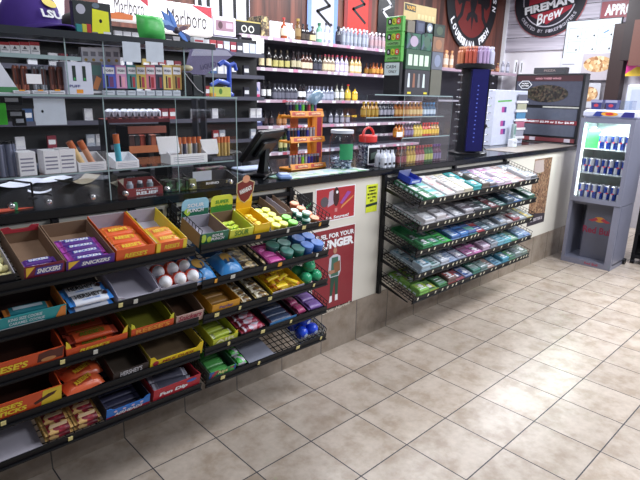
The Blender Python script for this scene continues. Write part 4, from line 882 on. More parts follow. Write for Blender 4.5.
for a, b, c, nm in tr:
    up_box('label_tray', 'white fronted tray with a price label, %s of three on the case' % nm, 'tray', a, b, 90.5, 97.5, .03, .12, hx('D8D8E0'), lambda m, M, W, H: (m.patch([(W*.1, H*.45), (W*.9, H*.45), (W*.9, H*.6), (W*.1, H*.6)], hx('80808A'), M), m.patch([(W*.35, H*.85), (W*.7, H*.85), (W*.7, H*1.25), (W*.35, H*1.25)], hx('F0A030'), M)), z0=ZA+.004)
    A = onY(a, 90, .08)[0]; B = onY(b, 90, .08)[0]; n = 4; g = MB(); ww = (B-A)/n
    g.rbox(0, ww-.003, 0, .02, 0, .085, hx(c), r=.004); g.patch([(ww*.15, .02), (ww*.7, .02), (ww*.7, .075), (ww*.15, .075)], hx('4A2A28'), T(0, -.0002, 0)@FRONT)
    o = g.build('vape_pen_pack', cat='packet'); z = onY((a+b)/2, 90.5, .03)[2]
    for k in range(n):
        q = o if k == 0 else dup(o); q.location = (A+k*ww, .06+.01*(k % 2), z); tag(q, 'slim vape pack in the %s white fronted tray, %s from the left' % (nm, ORD[k]), None, 'vape packs in the %s tray' % nm)
up_box('white_sign', 'white folded price card in front of the vape packs', 'price card', 27, 41, 74, 84, .028, .0015, WHITE, z0=None)
A = onY(-8, 90, .03)[0]
m = MB(); m.prism([(0, 0), (.16, 0), (.10, .115), (0, .13)], 0, .012, hx('D8DCE8'), M=FRONT); m.patch([(0, .004), (.155, .004), (.15, .022), (0, .022)], hx('4A8A5A'), T(0, -.0125, 0)@FRONT); m.build('slanted_card_box', None, (A-.07, .05, ZA+.004), label='white slanted box with a green stripe at the left frame edge', cat='box')
up_box('yellow_business_card', 'pale yellow card standing on the case right of the vape row', 'card', 210, 231, 87, 97, .05, .004, hx('C8D068'), lambda m, M, W, H: m.disc(W*.5, H*.55, W*.08, H*.3, hx('5A8A3A'), M), z0=ZA+.004)
m = MB(); p0 = onY(184, 66, .1); 
g = MB(); A = onY(183, 97, .05); g.rbox(0, .05, 0, .04, 0, .1, BLACKP, r=.004); g.rbox(.052, .10, .0, .04, 0, .09, mat('dark printed card', lin('2A3034')), r=.003); g.tube([(.01, -.003, .1), (.07, -.006, .03), (.1, -.006, .015)], .0016, hx('C8C8D0')); g.ell((.035, .02, .118), .03, .02, .014, hx('B8B090')); g.build('vape_stand', None, (A[0], .05, ZA+.004), label='black stand with a thin white cord at the end of the vape row', cat='stand')
g = MB(); A = onY(203, 96, .1); g.rbox(0, .025, 0, .02, 0, .016, TAGO, r=.002); g.build('orange_tag', None, (A[0], .03, ZA+.004), label='small orange tag beside the pale yellow card', cat='tag')
# pale violet carton and blue plastic clip near right end
g = MB(); A = onY(213, 70, .25); 
g.prism([(0, 0), (.10, .0), (.30, .12), (.22, .14), (.05, .14)], 0, .05, hx('6A6488'), M=FRONT); g.prism([(.02, .09), (.27, .105), (.24, .13), (.04, .135)], .05, .052, hx('A8A8C0'), M=FRONT); g.box(.04, .05, -.05, 0, -.516, .0, mat('dark tray', lin('30323A'), .4)); g.box(.09, .1, -.05, 0, -.516, 0, MATS['dark tray']); g.text('LIQUID', T(.12, -.0505, .045)@FRONT@R(14), .1, .03, hx('4A4468'), 0, .03)
g.build('violet_carton', None, (A[0]-.02, .5, ZA+.1105), label='violet grey slanted carton above the right end of the case', cat='carton')
g = MB(); A = onY(229, 70, .07); BC = hx('3A5AC8', .35); g.tube([(0, 0, 0), (.0, 0, .14), (-.03, 0, .155), (-.055, 0, .14)], .011, BC); g.tube([(0, 0, .14), (.03, 0, .15), (.04, 0, .12)], .009, BC); g.tube([(-.1, 0, .05), (-.06, 0, .07), (0, 0, .06)], .01, hx('5A78E0', .35)); g.ell((0, 0, .01), .022, .02, .012, BC)
g.build('blue_plastic_stand', None, (A[0], .07, ZA+.004), label='bright blue plastic stand at the right end of the case', cat='stand')
g = MB(); g.rbox(-.05, .05, -.05, .05, 0, .1, PLEXI2, r=.002); g.rbox(-.04, .04, -.04, .04, .102, .108, mat('frosted grey shelf', lin('6E7480')), r=.002); p = onY(204, 60, .15); g.build('smoky_box', None, (p[0]-.02, .33, ZA+.004), label='smoky clear box left of the blue stand', cat='box')

# --- inside the case: cigar boxes on the inner shelf
def slant_box(name, label, u0, u1, v1, hh, y=.05, nt=3, body=WHITE, fill=None, flab=None, open_=True, lid=True, z0=1.2):
    A = onY(u0, v1, y)[0]; B = onY(u1, v1, y)[0]; W = B-A
    r = thing(name, label, 'box', (A, y, z0))
    m = MB(); m.prism([(0, 0), (.09, 0), (.09, hh*1.9), (0, hh)], 0, .003, body, M=Matrix(((0, 0, 1, 0), (1, 0, 0, 0), (0, 1, 0, 0), (0, 0, 0, 1)))); m.prism([(0, 0), (.09, 0), (.09, hh*1.9), (0, hh)], W-.003, W, body, M=Matrix(((0, 0, 1, 0), (1, 0, 0, 0), (0, 1, 0, 0), (0, 0, 0, 1))))
    m.box(.003, W-.003, .0, .09, 0, .003, body); m.box(0, W, .087, .09, 0, hh*1.9, body); m.build('box_body', r)
    m = MB(); m.box(0, W, -.002, 0, 0, hh, body)
    for k in range(3): m.patch([(W*.08, hh*(.25+.2*k)), (W*.9, hh*(.25+.2*k)), (W*.9, hh*(.3+.2*k)), (W*.08, hh*(.3+.2*k))], hx('9A9AB0'), T(0, -.0022, 0)@FRONT)
    m.build('label_front', r)
    return r, A, B
def cigars(A, B, y, z, L, r_, mts, label, group, n, tilt=35, yaw=0):
    for k in range(n):
        g = MB(); mt = mts[k % len(mts)]; g.cyl((0, 0, 0), (0, 0, L*.72), r_, mt, n=10); g.cyl((0, 0, L*.72), (0, 0, L), r_*1.05, hx('C86A38') if mts[0] != WHITE else hx('B8C8D8'), n=10); o = g.build('cigar_tube', cat='cigar')
        o.location = (A+(B-A)*(k+.5)/n, y, z); o.rotation_euler = (-math.radians(tilt), math.radians(yaw), 0); tag(o, label, None, group)
r, A, B = slant_box('cigar_box', 'white slanted box with two orange and cream tubes in the case', 78, 106, 162, .035)
cigars(A+.01, A+.09, .065, 1.208, .12, .012, [hx('E8C890'), hx('D89A78')], 'orange capped cream tube in the white slanted box', 'orange capped tubes', 2, 0, -25)
r, A, B = slant_box('cigar_box', 'white slanted box with a teal and violet tube in the case', 115, 138.5, 157.5, .03)
cigars(A+.005, A+.04, .065, 1.208, .13, .012, [hx('48B0C8')], 'teal and violet tube in the white slanted box', 'teal tube', 1, 0, -3)
r, A, B = slant_box('cigar_box', 'open white box of dark cigars with a blue framed label in the case', 170, 207, 152, .042)
m = MB(); m.prism([(0, 0), (.10, 0), (.09, .075), (-.012, .075)], 0, .003, WHITE, M=FRONT); m.build('open_lid', r, (-.035, .03, .045))
cigars(A+.05, B-.01, .08, 1.208, .105, .009, [hx('8A6A48'), hx('3A3A50'), hx('C8B890'), hx('50505A')], 'dark and tan cigar in the open white box', 'cigars in the open white box', 5, 6, 4)
r, A, B = slant_box('cigar_box', 'dark box of golden cigars at the right end of the case', 211, 234, 148, .022, body=mat('dark grey card', lin('3A3A42'), .5))
m = MB(); m.prism([(0, 0), (.08, 0), (.07, .07), (-.02, .07)], 0, .003, WHITE, M=FRONT); m.build('open_lid', r, (-.02, .03, .03))
cigars(A+.05, B-.004, .08, 1.208, .1, .008, [hx('C8A860'), hx('A88A50')], 'golden cigar in the dark box', 'golden cigars', 4, 6, 4)
for k, (a, b, v) in enumerate(((19, 35, 165), (44, 59, 163.5), (60, 75, 162))):
    up_box('price_label_box', 'white lined price label box, %s of three in the case' % ('leftmost', 'middle', 'rightmost')[k], 'box', a, b, v-13, v, .05, .07, WHITE, lambda m, M, W, H: [m.patch([(W*.1, H*(.2+.16*q)), (W*.85, H*(.2+.16*q)), (W*.85, H*(.26+.16*q)), (W*.1, H*(.26+.16*q))], hx('8A8AA0'), M) for q in range(4)], z0=1.2)
# tubes and dark packs at left
g = MB(); g.cyl((0, 0, 0), (0, 0, .115), .011, mat('silver tube', lin('8A90A8'), .25, .6), n=12); g.cyl((0, 0, .115), (0, 0, .125), .009, BLACKP, n=10); o = g.build('silver_tube', cat='tube')
for k in range(4):
    q = o if k == 0 else dup(o); p = onY(1+k*4.6, 160, .08); q.location = (p[0], .08+.012*(k % 2), 1.2); tag(q, 'silver tube at the left end of the case, %s from the left' % ORD[k], None, 'silver tubes in the case')
up_box('neon_green_packet', 'neon green packet at the left frame edge inside the case', 'packet', -10, 5.5, 103, 125, .12, .01, hx('4AE838', .4), z0=None)
A = onY(37, 125, .02); up_box('taped_paper', 'white paper taped inside the case front with a small black mark', 'paper', 36, 64.5, 98.5, 125, .0145, .0008, mat('pale paper', lin('C8D2E0')), lambda m, M, W, H: m.disc(W*.25, H*.52, .004, .005, BLACKP, M), z0=None)
for k, (a, b, c) in enumerate(((4, 19, 97), (10, 22, 111), (17, 23, 118))):
    up_box('dark_label_pack', 'black packet with a white label, %s of three stacked at the case left' % ('topmost', 'middle', 'lowest')[k], 'packet', a-3, b+3, c-1, c+8, .25, .02, BLACKP, lambda m, M, W, H: m.patch([(W*.2, H*.35), (W*.8, H*.35), (W*.8, H*.8), (W*.2, H*.8)], hx('C8D0DC'), M), z0=None)
# row of round white tins on a dark rack
g = MB(); g.rbox(-.022, .022, 0, .05, 0, .05, hx('C8CCDC'), r=.012); g.patch([(-.01, .012), (.008, .012), (.0, .035)], hx('3A3A48'), T(0, -.0004, 0)@FRONT); o = g.build('white_round_pack', cat='packet')
pz = onY(128, 123, .3)
for k in range(8):
    px = 112+k*6.4+(2 if k > 1 else 0); p = onY(px, 122, .62); q = o if k == 0 else dup(o); q.location = (p[0], .62, 1.3675); tag(q, 'white rounded pack on the dark back rack, %s from the left' % ORD[k], None, 'white rounded packs')
# dark back rack with red/orange shelf (behind case, on worktop)
m = thing('tiered_back_rack', 'dark and orange tiered rack standing behind the acrylic case', 'rack', (0, 0, 1.0805))
A = onY(108, 125, .6)[0]; B = onY(170, 125, .6)[0]
g = MB(); g.box(A, B, .6, .72, .283, .287, hx('8A3A3A')); g.box(A, B, .598, .6, .27, .29, hx('6A2430')); g.build('upper_tier', m)
g = MB(); C0 = onY(130, 150, .45)[0]; C1 = onY(168, 150, .45)[0]
g.box(C0, C1, .46, .6, .15, .155, hx('C06A48')); g.box(C0, C1, .456, .46, .13, .165, hx('D07848')); g.box(C0, C1, .456, .46, .225, .26, hx('A05848')); g.build('orange_tier', m, label='orange lower tier')
g = MB()
for x in (A, B-.006): g.box(x, x+.006, .6, .72, 0, .283, BLACKP)
for x in (C0, C1-.005, (C0+C1)/2): g.box(x, x+.005, .46, .6, 0, .26, BLACKP)
g.build('rack_frame', m)
for k in range(6):
    g = MB(); g.rbox(0, .03, 0, .03, 0, .06, hx(['4A2A28', '2A2A30', 'B04838', '3A2A30', 'A85A40', '2A2A30'][k]), r=.003); g.build('tobacco_pouch', None, (C0+.012+k*(C1-C0-.03)/6, .48, 1.0805+.1555), label='dark or rust coloured pouch on the orange tier, %s from the left' % ORD[k], cat='packet', group='pouches on the orange tier')
# lower front: pouch boxes on the worktop
def rel(m, M, W, H): m.text('RELIEF', M@T(W*.55, H*.35, .0005), W*.6, H*.4, WHITE, 0, .05); m.text('PAIN RAPID', M@T(W*.55, H*.76, .0005), W*.6, H*.18, WHITE, 0, .02)
r, A, B = slant_box('relief_box', 'dark red counter box with white word, standing in the case front', 127, 163, 200, .034, y=.04, body=hx('7A2428'), z0=1.0805)
m = MB(); m.box(0, B-A, 0, .002, 0, .034, hx('8A2A2E')); rel(m, T(0, -.0001, 0)@FRONT, B-A, .034); m.build('red_front', r, (0, -.005, 0))
for k in range(3):
    g = MB(); g.cyl((0, 0, 0), (0, 0, .045), .014, hx(['A8B0C0', '3A3A44', '8A98A0'][k]), n=12); g.cyl((0, 0, .045), (0, 0, .055), .01, hx('C8D0DC'), n=12); g.build('pill_bottle', None, (A+.03+k*.045, .07, 1.084), label='small bottle in the dark red counter box, %s of three' % ('left', 'middle', 'right')[k], cat='bottle')
GB2 = speckle_mat('black and green print', [lin('1E2A22'), lin('2E5A38'), lin('15181A'), lin('5A7A60'), lin('101214')], 70, .4)
A = onY(166, 198, .05)[0]; B = onY(186, 198, .05)[0]
g = MB(); g.rbox(0, .045, 0, .03, 0, .05, GB2, r=.003); o = g.build('green_black_pack', cat='packet')
for k in range(6):
    q = o if k == 0 else dup(o); q.location = (A+.048*(k % 3), .04+.034*(k//3), 1.0805); tag(q, 'black and green packet beside the dark red box, %s row %s' % (('front', 'rear')[k//3], ('left', 'middle', 'right')[k % 3]), None, 'black and green packets')
A = onY(188, 195, .05)[0]; g = MB(); g.rbox(0, .035, 0, .02, 0, .05, hx('8A8A5A'), r=.003); g.disc(.018, .018, .009, .012, WHITE, T(0, -.0003, 0)@FRONT); g.build('olive_packet', None, (A, .03, 1.0805), label='olive packet with a white spot left of the black box', cat='packet')
r, A, B = slant_box('rhino_box', 'black counter box with white letters and a white inner card', 193, 237, 192, .034, y=.04, body=mat('dark grey card', lin('1C1C22')), z0=1.0805)
m = MB(); m.box(0, B-A, 0, .002, 0, .034, BLACKP); m.text('RHINO', T((B-A)*.42, -.0005, .022)@FRONT, .07, .012, hx('D8D8E0'), 0, .05); m.text('ZEN', T((B-A)*.78, -.0005, .022)@FRONT, .03, .011, hx('A89A70'), 0, .05); m.build('black_front', r, (0, -.005, 0))
m = MB(); m.box(.02, .12, .03, .032, .03, .075, hx('C4CAD8')); m.build('inner_card', r)
g = MB(); q_ = onY(207, 165, .3); g.rbox(0, .16, 0, .06, 0, .05, speckle_mat('dark purple green print', [lin('3A3040'), lin('5A5A48'), lin('2A2228'), lin('7A4A58')], 60, .4), r=.003); g.build('printed_carton', None, (q_[0]-.04, .3, 1.0805), label='dark printed carton behind the black counter box', cat='carton')
g = MB(); q_ = onY(133, 172, .25); g.rbox(0, .16, 0, .08, 0, .055, BLACKP, r=.003); g.text('GOLD', T(.06, -.0006, .04)@FRONT, .04, .013, hx('9A9AA8'), 0, .04); g.text('RUSH', T(.065, -.0006, .022)@FRONT, .04, .013, hx('9A9AA8'), 0, .04); g.build('black_carton', None, (q_[0]-.06, .28, 1.0805+.0), label='black carton with grey words behind the dark red box', cat='carton')
g = MB(); g.rbox(0, .22, 0, .1, 0, .012, hx('2E6A4A'), r=.003); g.build('green_tray', None, (q_[0]-.08, .16, 1.0805), label='flat dark green tray in the case behind the red box', cat='tray')
g = MB(); g.rbox(0, .25, 0, .14, 0, .10, mat('charcoal plastic', lin('1A1B20'), .35), r=.008); g.rbox(.02, .1, -.004, 0, .05, .09, hx('3A3A44'), r=.001); g.build('cash_terminal', None, (onY(205, 150, .5)[0], .5, 1.0805), label='charcoal terminal on the worktop behind the case', cat='terminal')
# papers on the worktop
def paper(label, u0, v0, u1, v1, mt, rz=0., w_=.15, d_=.1, curl=.012, name='loose_paper'):
    p = onZ((u0+u1)/2, (v0+v1)/2, 1.085); g = MB(); V = []; Fs = []
    for j in range(2):
        for i in range(7): u = i/6; V.append(((u-.5)*w_, (j-.5)*d_, .001+curl*(abs(u-.5)*2)**2))
    for i in range(6): Fs.append((i, i+1, i+8, i+7))
    V2 = [(x, y, z-.0008) for x, y, z in V]; g.add(V, Fs, mt, True); g.add(V2, [f[::-1] for f in Fs], mt, True)
    return g.build(name, None, (p[0], p[1], 1.0815), (0, 0, rz), label, 'paper')
PAP = mat('printer paper', lin('DCE2F2'), .6, noise=.02)
paper('white folded paper at the far left on the worktop', 0, 180, 22, 190, PAP, .5, .24, .14, .02)
paper('white paper sheet on the worktop between the tan and the left papers', 28, 173, 60, 187, PAP, .2, .22, .13, .012)
paper('small white slip in front of the white paper sheet', 32, 188, 48, 196, PAP, -.3, .09, .05)
paper('tan folded paper on the worktop behind the bolted pane', 62, 178, 95, 187, mat('tan paper', lin('B4A890'), .7), .5, .2, .09, .03)
g = MB(); g.prism([(0, 0), (.06, .012), (.055, -.035)], 0, .001, hx('C8C4B0'), M=FRONT); q_ = onY(109, 172, .12); g.build('paper_corner', None, (q_[0], .12, 1.135), label='cream triangle card standing behind the pane joint', cat='card')
g = MB(); g.tube([(0, 0, 0), (0, 0, .06), (-.08, .02, .075)], .004, BLACKP); g.ell((0, 0, .002), .02, .012, .002, BLACKP); q_ = onZ(33, 198, 1.08); g.build('wire_stand', None, (q_[0], max(q_[1], .03), 1.0825), label='thin black wire stand on the worktop at the left', cat='stand')
q_ = onZ(3, 197, 1.08); g = MB(); g.prism([(-.12, -.03), (.03, 0), (-.12, .05)], 0, .002, hx('E85A3A')); g.build('orange_card', None, (q_[0], .05, 1.0815), label='orange red card corner on the worktop at the left edge', cat='card')
g = MB(); g.rbox(0, .012, 0, .008, 0, .03, hx('4AA868'), r=.002); q_ = onY(13, 200, .04); g.build('green_clip', None, (q_[0], .035, 1.0805), label='small green clip behind the left bolts', cat='clip')

# ================================================================ COUNTER MIDDLE
# register monitors
def monitor(loc, rz, label, sc=1.):
    r = thing('register_screen', label, 'register screen', loc, (0, 0, rz)); r.scale = (sc,)*3
    m = MB(); m.rbox(-.09, .09, -.07, .07, 0, .02, BLACKP, r=.006); m.build('base', r)
    m = MB(); m.prism([(-.02, .0), (.03, .0), (.045, .16), (.015, .17)], -.03, .03, BLACKP, M=T(0, 0, .02)@Matrix(((0, 0, 1, 0), (1, 0, 0, 0), (0, 1, 0, 0), (0, 0, 0, 1)))); m.build('stand_arm', r)
    m = MB(); m.M = T(0, .0, .19)@R(-38, 'X'); m.rbox(-.17, .17, -.018, .018, -.115, .13, BLACKP, r=.01); m.rbox(-.1, .1, .018, .045, -.06, .07, mat('charcoal plastic', lin('1A1B20')), r=.01); m.build('screen_housing', r)
    m = MB(); m.M = T(0, .0, .19)@R(-38, 'X'); m.box(-.155, .155, -.0195, -.0182, -.1, .115, mat('dark glass', (.01, .012, .016), .08)); m.build('screen_glass', r)
    m = MB(); m.tube([(.03, .06, .1), (.1, .12, .04), (.18, .1, .006)], .004, BLACKP); m.build('cable', r)
    return r
q_ = onZ(268, 176, 1.08); monitor((q_[0]-.02, .2, 1.0805), -2.7, 'black tilted register screen left of the lighter rack', .84)
q_ = onZ(497, 158, 1.08); monitor((q_[0]+.14, .2, 1.0805), -2.33, 'black curved register screen right of the blue tower', .8)
g = MB(); g.rbox(0, .07, 0, .1, 0, .025, hx('8AA8E0'), r=.008); g.rbox(.01, .06, .01, .09, .025, .028, hx('C8D4F0'), r=.002); q_ = onZ(282, 180, 1.08); g.build('card_reader', None, (q_[0]-.02, .02, 1.0805), (0, 0, -.5), 'small pale blue card reader in front of the register screen', 'card reader')
g = MB(); g.rbox(0, .2, 0, .12, 0, .016, hx('A8B4D0'), r=.006); q_ = onZ(252, 170, 1.08); g.build('receipt_tray', None, (q_[0]-.1, .36, 1.0805), label='pale blue grey tray behind the left register screen', cat='tray')
# game sheet on the worktop
A = onZ(288, 181, 1.08); B = onZ(350, 170, 1.08)
GS = speckle_mat('lottery sheet print', [lin('D8E8E4'), lin('9AD0A0'), lin('E8F0F0'), lin('C0D8E8'), lin('D8E8D8')], 26, .3)
g = MB(); g.box(0, B[0]-A[0]+.1, 0, .17, 0, .002, GS); g.build('game_sheet', None, (A[0], .015, 1.0805), label='green and white printed sheet flat on the worktop', cat='sheet')
# lighter rack
OR = hx('F0982A', .4); RDT = hx('C8402A', .4)
q_ = onZ(292, 171, 1.08); XR = q_[0]; r = thing('lighter_rack', 'orange three tier lighter rack on the worktop', 'rack', (XR, .24, 1.0805))
WR = .27
tiers = [(0, .0), (.155, .015), (.30, .03)]
for k, (zz, yy) in enumerate(tiers):
    m = MB(); m.rbox(-.01+.01*k, WR, yy, yy+.11, zz+.0, zz+.012, OR, r=.002); m.prism([(-.01+.01*k, 0), (WR, 0), (WR, .03), (-.01+.01*k, .034)], 0, .003, OR, M=T(0, yy-.001, zz+.004)@R(-20, 'X')@FRONT)
    for q in range(2): m.patch([(.02+q*.125, .006), (.12+q*.125, .006), (.125+q*.125, .026), (.025+q*.125, .027)], RDT, T(0, yy-.004, zz+.004)@R(-20, 'X')@FRONT, .001); m.text('LIGHTERS', T(.075+q*.125, yy-.005, zz+.021)@R(-20, 'X')@FRONT, .07, .01, hx('F8E0A0'), .1, .04, z=.002)
    m.build('tier_tray', r)
m = MB(); m.box(WR-.03, WR, .10, .14, 0, .345, OR); m.box(WR-.002, WR+.001, .0, .14, .012, .33, RDT) if False else None
m.box(.09, .15, .125, .13, .0, .345, hx('B8641E')); m.box(.0, WR, .12, .13, .29, .312, OR); m.build('back_frame', r)
m = MB(); m.rbox(WR+.0, WR+.06, .1, .14, 0, .345, hx('E8883A'), r=.002); m.patch([(.012, .05), (.05, .05), (.05, .32), (.012, .32)], hx('A02A48'), T(WR, .0995, 0)@FRONT); m.build('side_post', r, label='orange side post with a crimson print')
LC = [['1A1A28', '2A2A50', '2A1A28', '3A8A3A', '2A3A8A', '6AC04A', '1A1A20', 'A03A48', '4A9A58', '6A4A8A'], ['1A2A5A', '20202A', '2A2A3A', '2A3AA0', '1A1A28', '3A3A4A', '3A3A90', 'A8A8B0', '8A8A98'], ['8A8A90', '6A6A80', 'B0A8A0', '7A5A8A', '8ACC3A', 'A0A0B0', '3A3AA0', '2A2A80', '302848', '30303A']]
for k, row in enumerate(LC):
    zz, yy = tiers[2-k]
    for j, c in enumerate(row):
        g = MB(); g.rbox(-.009, .009, -.006, .006, 0, .058, hx(c, .3), r=.003); g.rbox(-.0085, .0085, -.0055, .0055, .058, .072, STEEL, r=.001); g.box(-.004, .006, -.004, .004, .072, .076, hx('C83A2A'))
        g.build('lighter', None, (XR+.02+j*.0245, .24+yy+.045, 1.0805+zz+.0125), label='pocket lighter in the %s row of the orange rack, %s from the left' % (('top', 'middle', 'bottom')[k], ORD[j]), cat='lighter', group='lighters in the %s row' % ('top', 'middle', 'bottom')[k])
SILB = mat('crumpled blue grey plastic', lin('7A92A8'), .25)
g = MB(); g.bag(.13, .07, .05, SILB, seed=8); g.build('grey_blue_bag', None, (XR+.25, .33, 1.0805+.40), (.5, -.5, .3), 'crumpled blue grey bag lying on top of the lighter rack', 'bag')
# jar of foil candy
def jar(loc, label, lab_m, lid_m, rr=.068, h=.19, fill=None, nfill=26, lidname='lid', handle=False, square=False):
    r = thing('candy_jar', label, 'jar', loc)
    m = MB(); m.lathe([(rr*.94, 0), (rr, .01), (rr, h*.82), (rr*.92, h*.9), (rr*.86, h*.93), (rr*.86, h)], PLEXI2, n=24); m.build('jar_body', r)
    m = MB(); m.lathe([(rr*.93, h), (rr*.93, h+.018), (rr*.88, h+.02)], lid_m, n=24); m.build('lid', r)
    m = MB(); n = 8
    a0, a1 = math.radians(215), math.radians(285)
    V = []; 
    for i in range(n+1): a = a0+(a1-a0)*i/n; V += [((rr+.001)*math.cos(a), (rr+.001)*math.sin(a), h*.28), ((rr+.001)*math.cos(a), (rr+.001)*math.sin(a), h*.72)]
    m.add(V, [(2*i, 2*i+2, 2*i+3, 2*i+1) for i in range(n)], lab_m, True); m.build('label_sticker', r)
    return r
FOIL = speckle_mat('silver and blue foil', [lin('C8CCD8'), lin('6A7088'), lin('E8ECF4'), lin('9AA0B8'), lin('3A4058')], 90, .25)
q_ = onZ(345, 169, 1.08); jx, jy = q_[0], .16
r = jar((jx, jy, 1.0815), 'clear jar of silver foil candies with a green label', hx('2A8A5A'), hx('C0C4D0'), .075, .21)
g = MB(); g.wrap(.032, .02, .014, FOIL, FOIL, seed=2); o = g.build('foil_candy', cat='candy'); rnd = random.Random(5)
k = 0
for lay_ in range(4):
    for a in range(9):
        for rr in ((.05,) if a % 3 else (.05, .02)):
            q = o if k == 0 else dup(o); t = a*2*math.pi/9+lay_*.3; q.location = (jx+rr*math.cos(t), jy+rr*math.sin(t), 1.0845+lay_*.0155); q.rotation_euler = (rnd.uniform(-.3, .3), rnd.uniform(-.3, .3), rnd.random()*6); tag(q, 'silver foil candy inside the clear jar', None, 'foil candies in the jar'); k += 1
q_ = onZ(372, 166, 1.08); jx, jy = q_[0], .17
r = thing('handled_jug', 'square clear jug with a red handle lid and a black white label', 'jar', (jx, jy, 1.0815))
m = MB(); m.rbox(-.062, .062, -.05, .05, 0, .145, PLEXI2, r=.012); m.rbox(-.054, .054, -.043, .043, .006, .135, FOIL, r=.012); m.build('jug_body', r)
m = MB(); m.box(-.055, .055, -.0535, -.052, .01, .13, WHITE); m.box(-.047, .047, -.0545, -.0536, .018, .115, BLACKP); m.patch([(-.03, .04), (.03, .05), (.028, .09), (-.03, .08)], hx('5A6A60'), T(0, -.0548, 0)@FRONT); m.build('label_sticker', r)
RH = hx('D83A38', .35)
m = MB(); m.lathe([(.055, .146), (.058, .15), (.058, .185), (.05, .19)], RH, n=24)
pts = [(.05*math.cos(math.pi*k/12), 0, .185+.05*math.sin(math.pi*k/12)) for k in range(13)]; m.tube(pts, .008, RH, n=8); m.build('handle_lid', r, label='red lid with a hoop handle')
# small white labelled bottles
g = MB(); g.lathe([(.018, 0), (.02, .004), (.02, .062), (.019, .066), (.013, .082), (.008, .09), (.008, .108), (.009, .109, BLACKP), (.009, .122, BLACKP)], mat('white bottle', lin('D8DCE8'), .3), n=14); g.patch([(-.012, .018), (.012, .018), (.012, .032), (-.012, .032)], BLACKP, T(0, -.0204, 0)@FRONT, 0)
o = g.build('white_bottle', cat='bottle'); q_ = onZ(389, 168, 1.08)
for k in range(6):
    q = o if k == 0 else dup(o); q.location = (q_[0]-.03+.042*(k % 3), .025+.044*(k//3), 1.0805); tag(q, 'white bottle left of the central acrylic case, %s row %s' % (('front', 'rear')[k//3], ('left', 'middle', 'right')[k % 3]), None, 'small white bottles on the worktop')

# central acrylic case with bottles and signs
XA = onY(399, 165, .03)[0]; XB = onY(446, 160, .03)[0]
r = thing('acrylic_bottle_case', 'clear acrylic case of small bottles in the middle of the counter', 'display case', (0, 0, 1.0805))
XA0 = XA-.28
zt = 1.515
for (x0, x1, y0, y1, z0, z1, nm) in ((XA, XB, .02, .023, 0, zt-1.0805, 'front_pane'), (XB, XB+.003, .02, .36, 0, zt-1.0805, 'side_pane'), (XA, XB, .02, .36, .172, .176, 'shelf'), (XA0, XB, .08, .36, .30, .304, 'shelf'), (XA0, XB, .02, .36, zt-1.0805, zt-1.0765, 'top_pane'), (XA-.003, XA, .02, .36, 0, zt-1.0805, 'side_pane'), (XA0-.003, XA0, .08, .36, .0, zt-1.0805, 'side_pane')):
    m = MB(); m.box(x0, x1, y0, y1, z0, z1, PLEXI)
    if nm in ('shelf', 'top_pane'): m.box(x0, x1, y0-.001, y0, z0-.001, z1+.001, PLEXEDGE)
    else: m.box(x1-.0005 if nm == 'side_pane' else x0, x1 if nm == 'side_pane' else x0+.002, y0-.001, y0, z0, z1, PLEXEDGE)
    m.build(nm, r)
def mini(c, capc, labc, h=.09, rr=.014, name='mini_bottle', sq=1.):
    g = MB(); gl = mat('bottle '+c, lin(c), .12, coat=.4, noise=.05); lb = hx(labc); cp = hx(capc, .35)
    g.lathe([(rr*.9, 0), (rr, h*.03), (rr, h*.14), (rr*1.015, h*.15, lb), (rr*1.015, h*.48, lb), (rr, h*.5, gl), (rr, h*.56), (rr*.42, h*.74), (rr*.38, h*.86), (rr*.5, h*.87, cp), (rr*.5, h, cp)], gl, n=12, sq=sq)
    return g.build(name, cat='bottle')
def row(o, n, xa, xb, y, z, label, group, jit=.0):
    for k in range(n):
        q = o if k == 0 else dup(o); q.location = (xa+(xb-xa)*k/max(1, n-1), y+random.uniform(-jit, jit), z); tag(q, label+' '+('left' if k == 0 else 'right' if k == n-1 else '%s' % ORD[k]), None, group)
zA, zB2, zC = 1.0815, 1.0805+.1765, 1.0805+.3045
sty = [('5A3A2A', 'A83A48', '8A3A48'), ('A8863A', 'C8B040', 'D8C060'), ('8A3A48', 'B02A38', 'C8A8B0'), ('3A6A3A', 'A8382A', 'B8C060'), ('5A3050', '6A3A8A', '7A6A98')]
for k, s_ in enumerate(sty):
    o = mini(*s_, h=.115, rr=.0165); a = XA+.02+k*(XB-XA-.04)/5; nm = ('brown', 'golden', 'rose', 'green', 'violet')[k]
    row(o, 3, a, a+(XB-XA-.04)/5*.66, .06, zA, '%s small bottle in the bottom row of the central case' % nm, '%s bottles, bottom row' % nm)
sty = [('C8762A', '3A1E18', 'D89A3A'), ('6A3A5A', '3A3048', '8A7AA8'), ('D8B83A', '2A2A20', 'E8D070'), ('C8462A', 'D8202A', 'E8C838'), ('B8862A', 'E03030', 'E8C040')]
for k, s_ in enumerate(sty):
    o = mini(*s_, h=.085, rr=.016); a = XA+.02+k*(XB-XA-.04)/5; nm = ('orange', 'plum', 'yellow', 'red', 'gold with red cap')[k]
    row(o, 3, a, a+(XB-XA-.04)/5*.66, .09, zB2, '%s small bottle on the middle shelf of the central case' % nm, '%s bottles, middle row' % nm)
sty = [('A87A2A', 'C8A848', 'B89848'), ('2A2A38', 'C8C8D0', 'A8A8B8'), ('9A5A2A', 'D8D8E0', 'C8A060'), ('B87A3A', 'D8A838', 'E0C890'), ('4A6A8A', '3A90D0', 'C8D8E8')]
for k, s_ in enumerate(sty):
    o = mini(*s_, h=.09, rr=.017); a = XA0+.03+k*(XB-XA0-.05)/5; nm = ('amber', 'black', 'chestnut', 'honey', 'blue capped')[k]
    row(o, 4, a, a+(XB-XA0-.05)/5*.75, .13, zC, '%s bottle on the upper shelf of the central case' % nm, '%s bottles, upper row' % nm)
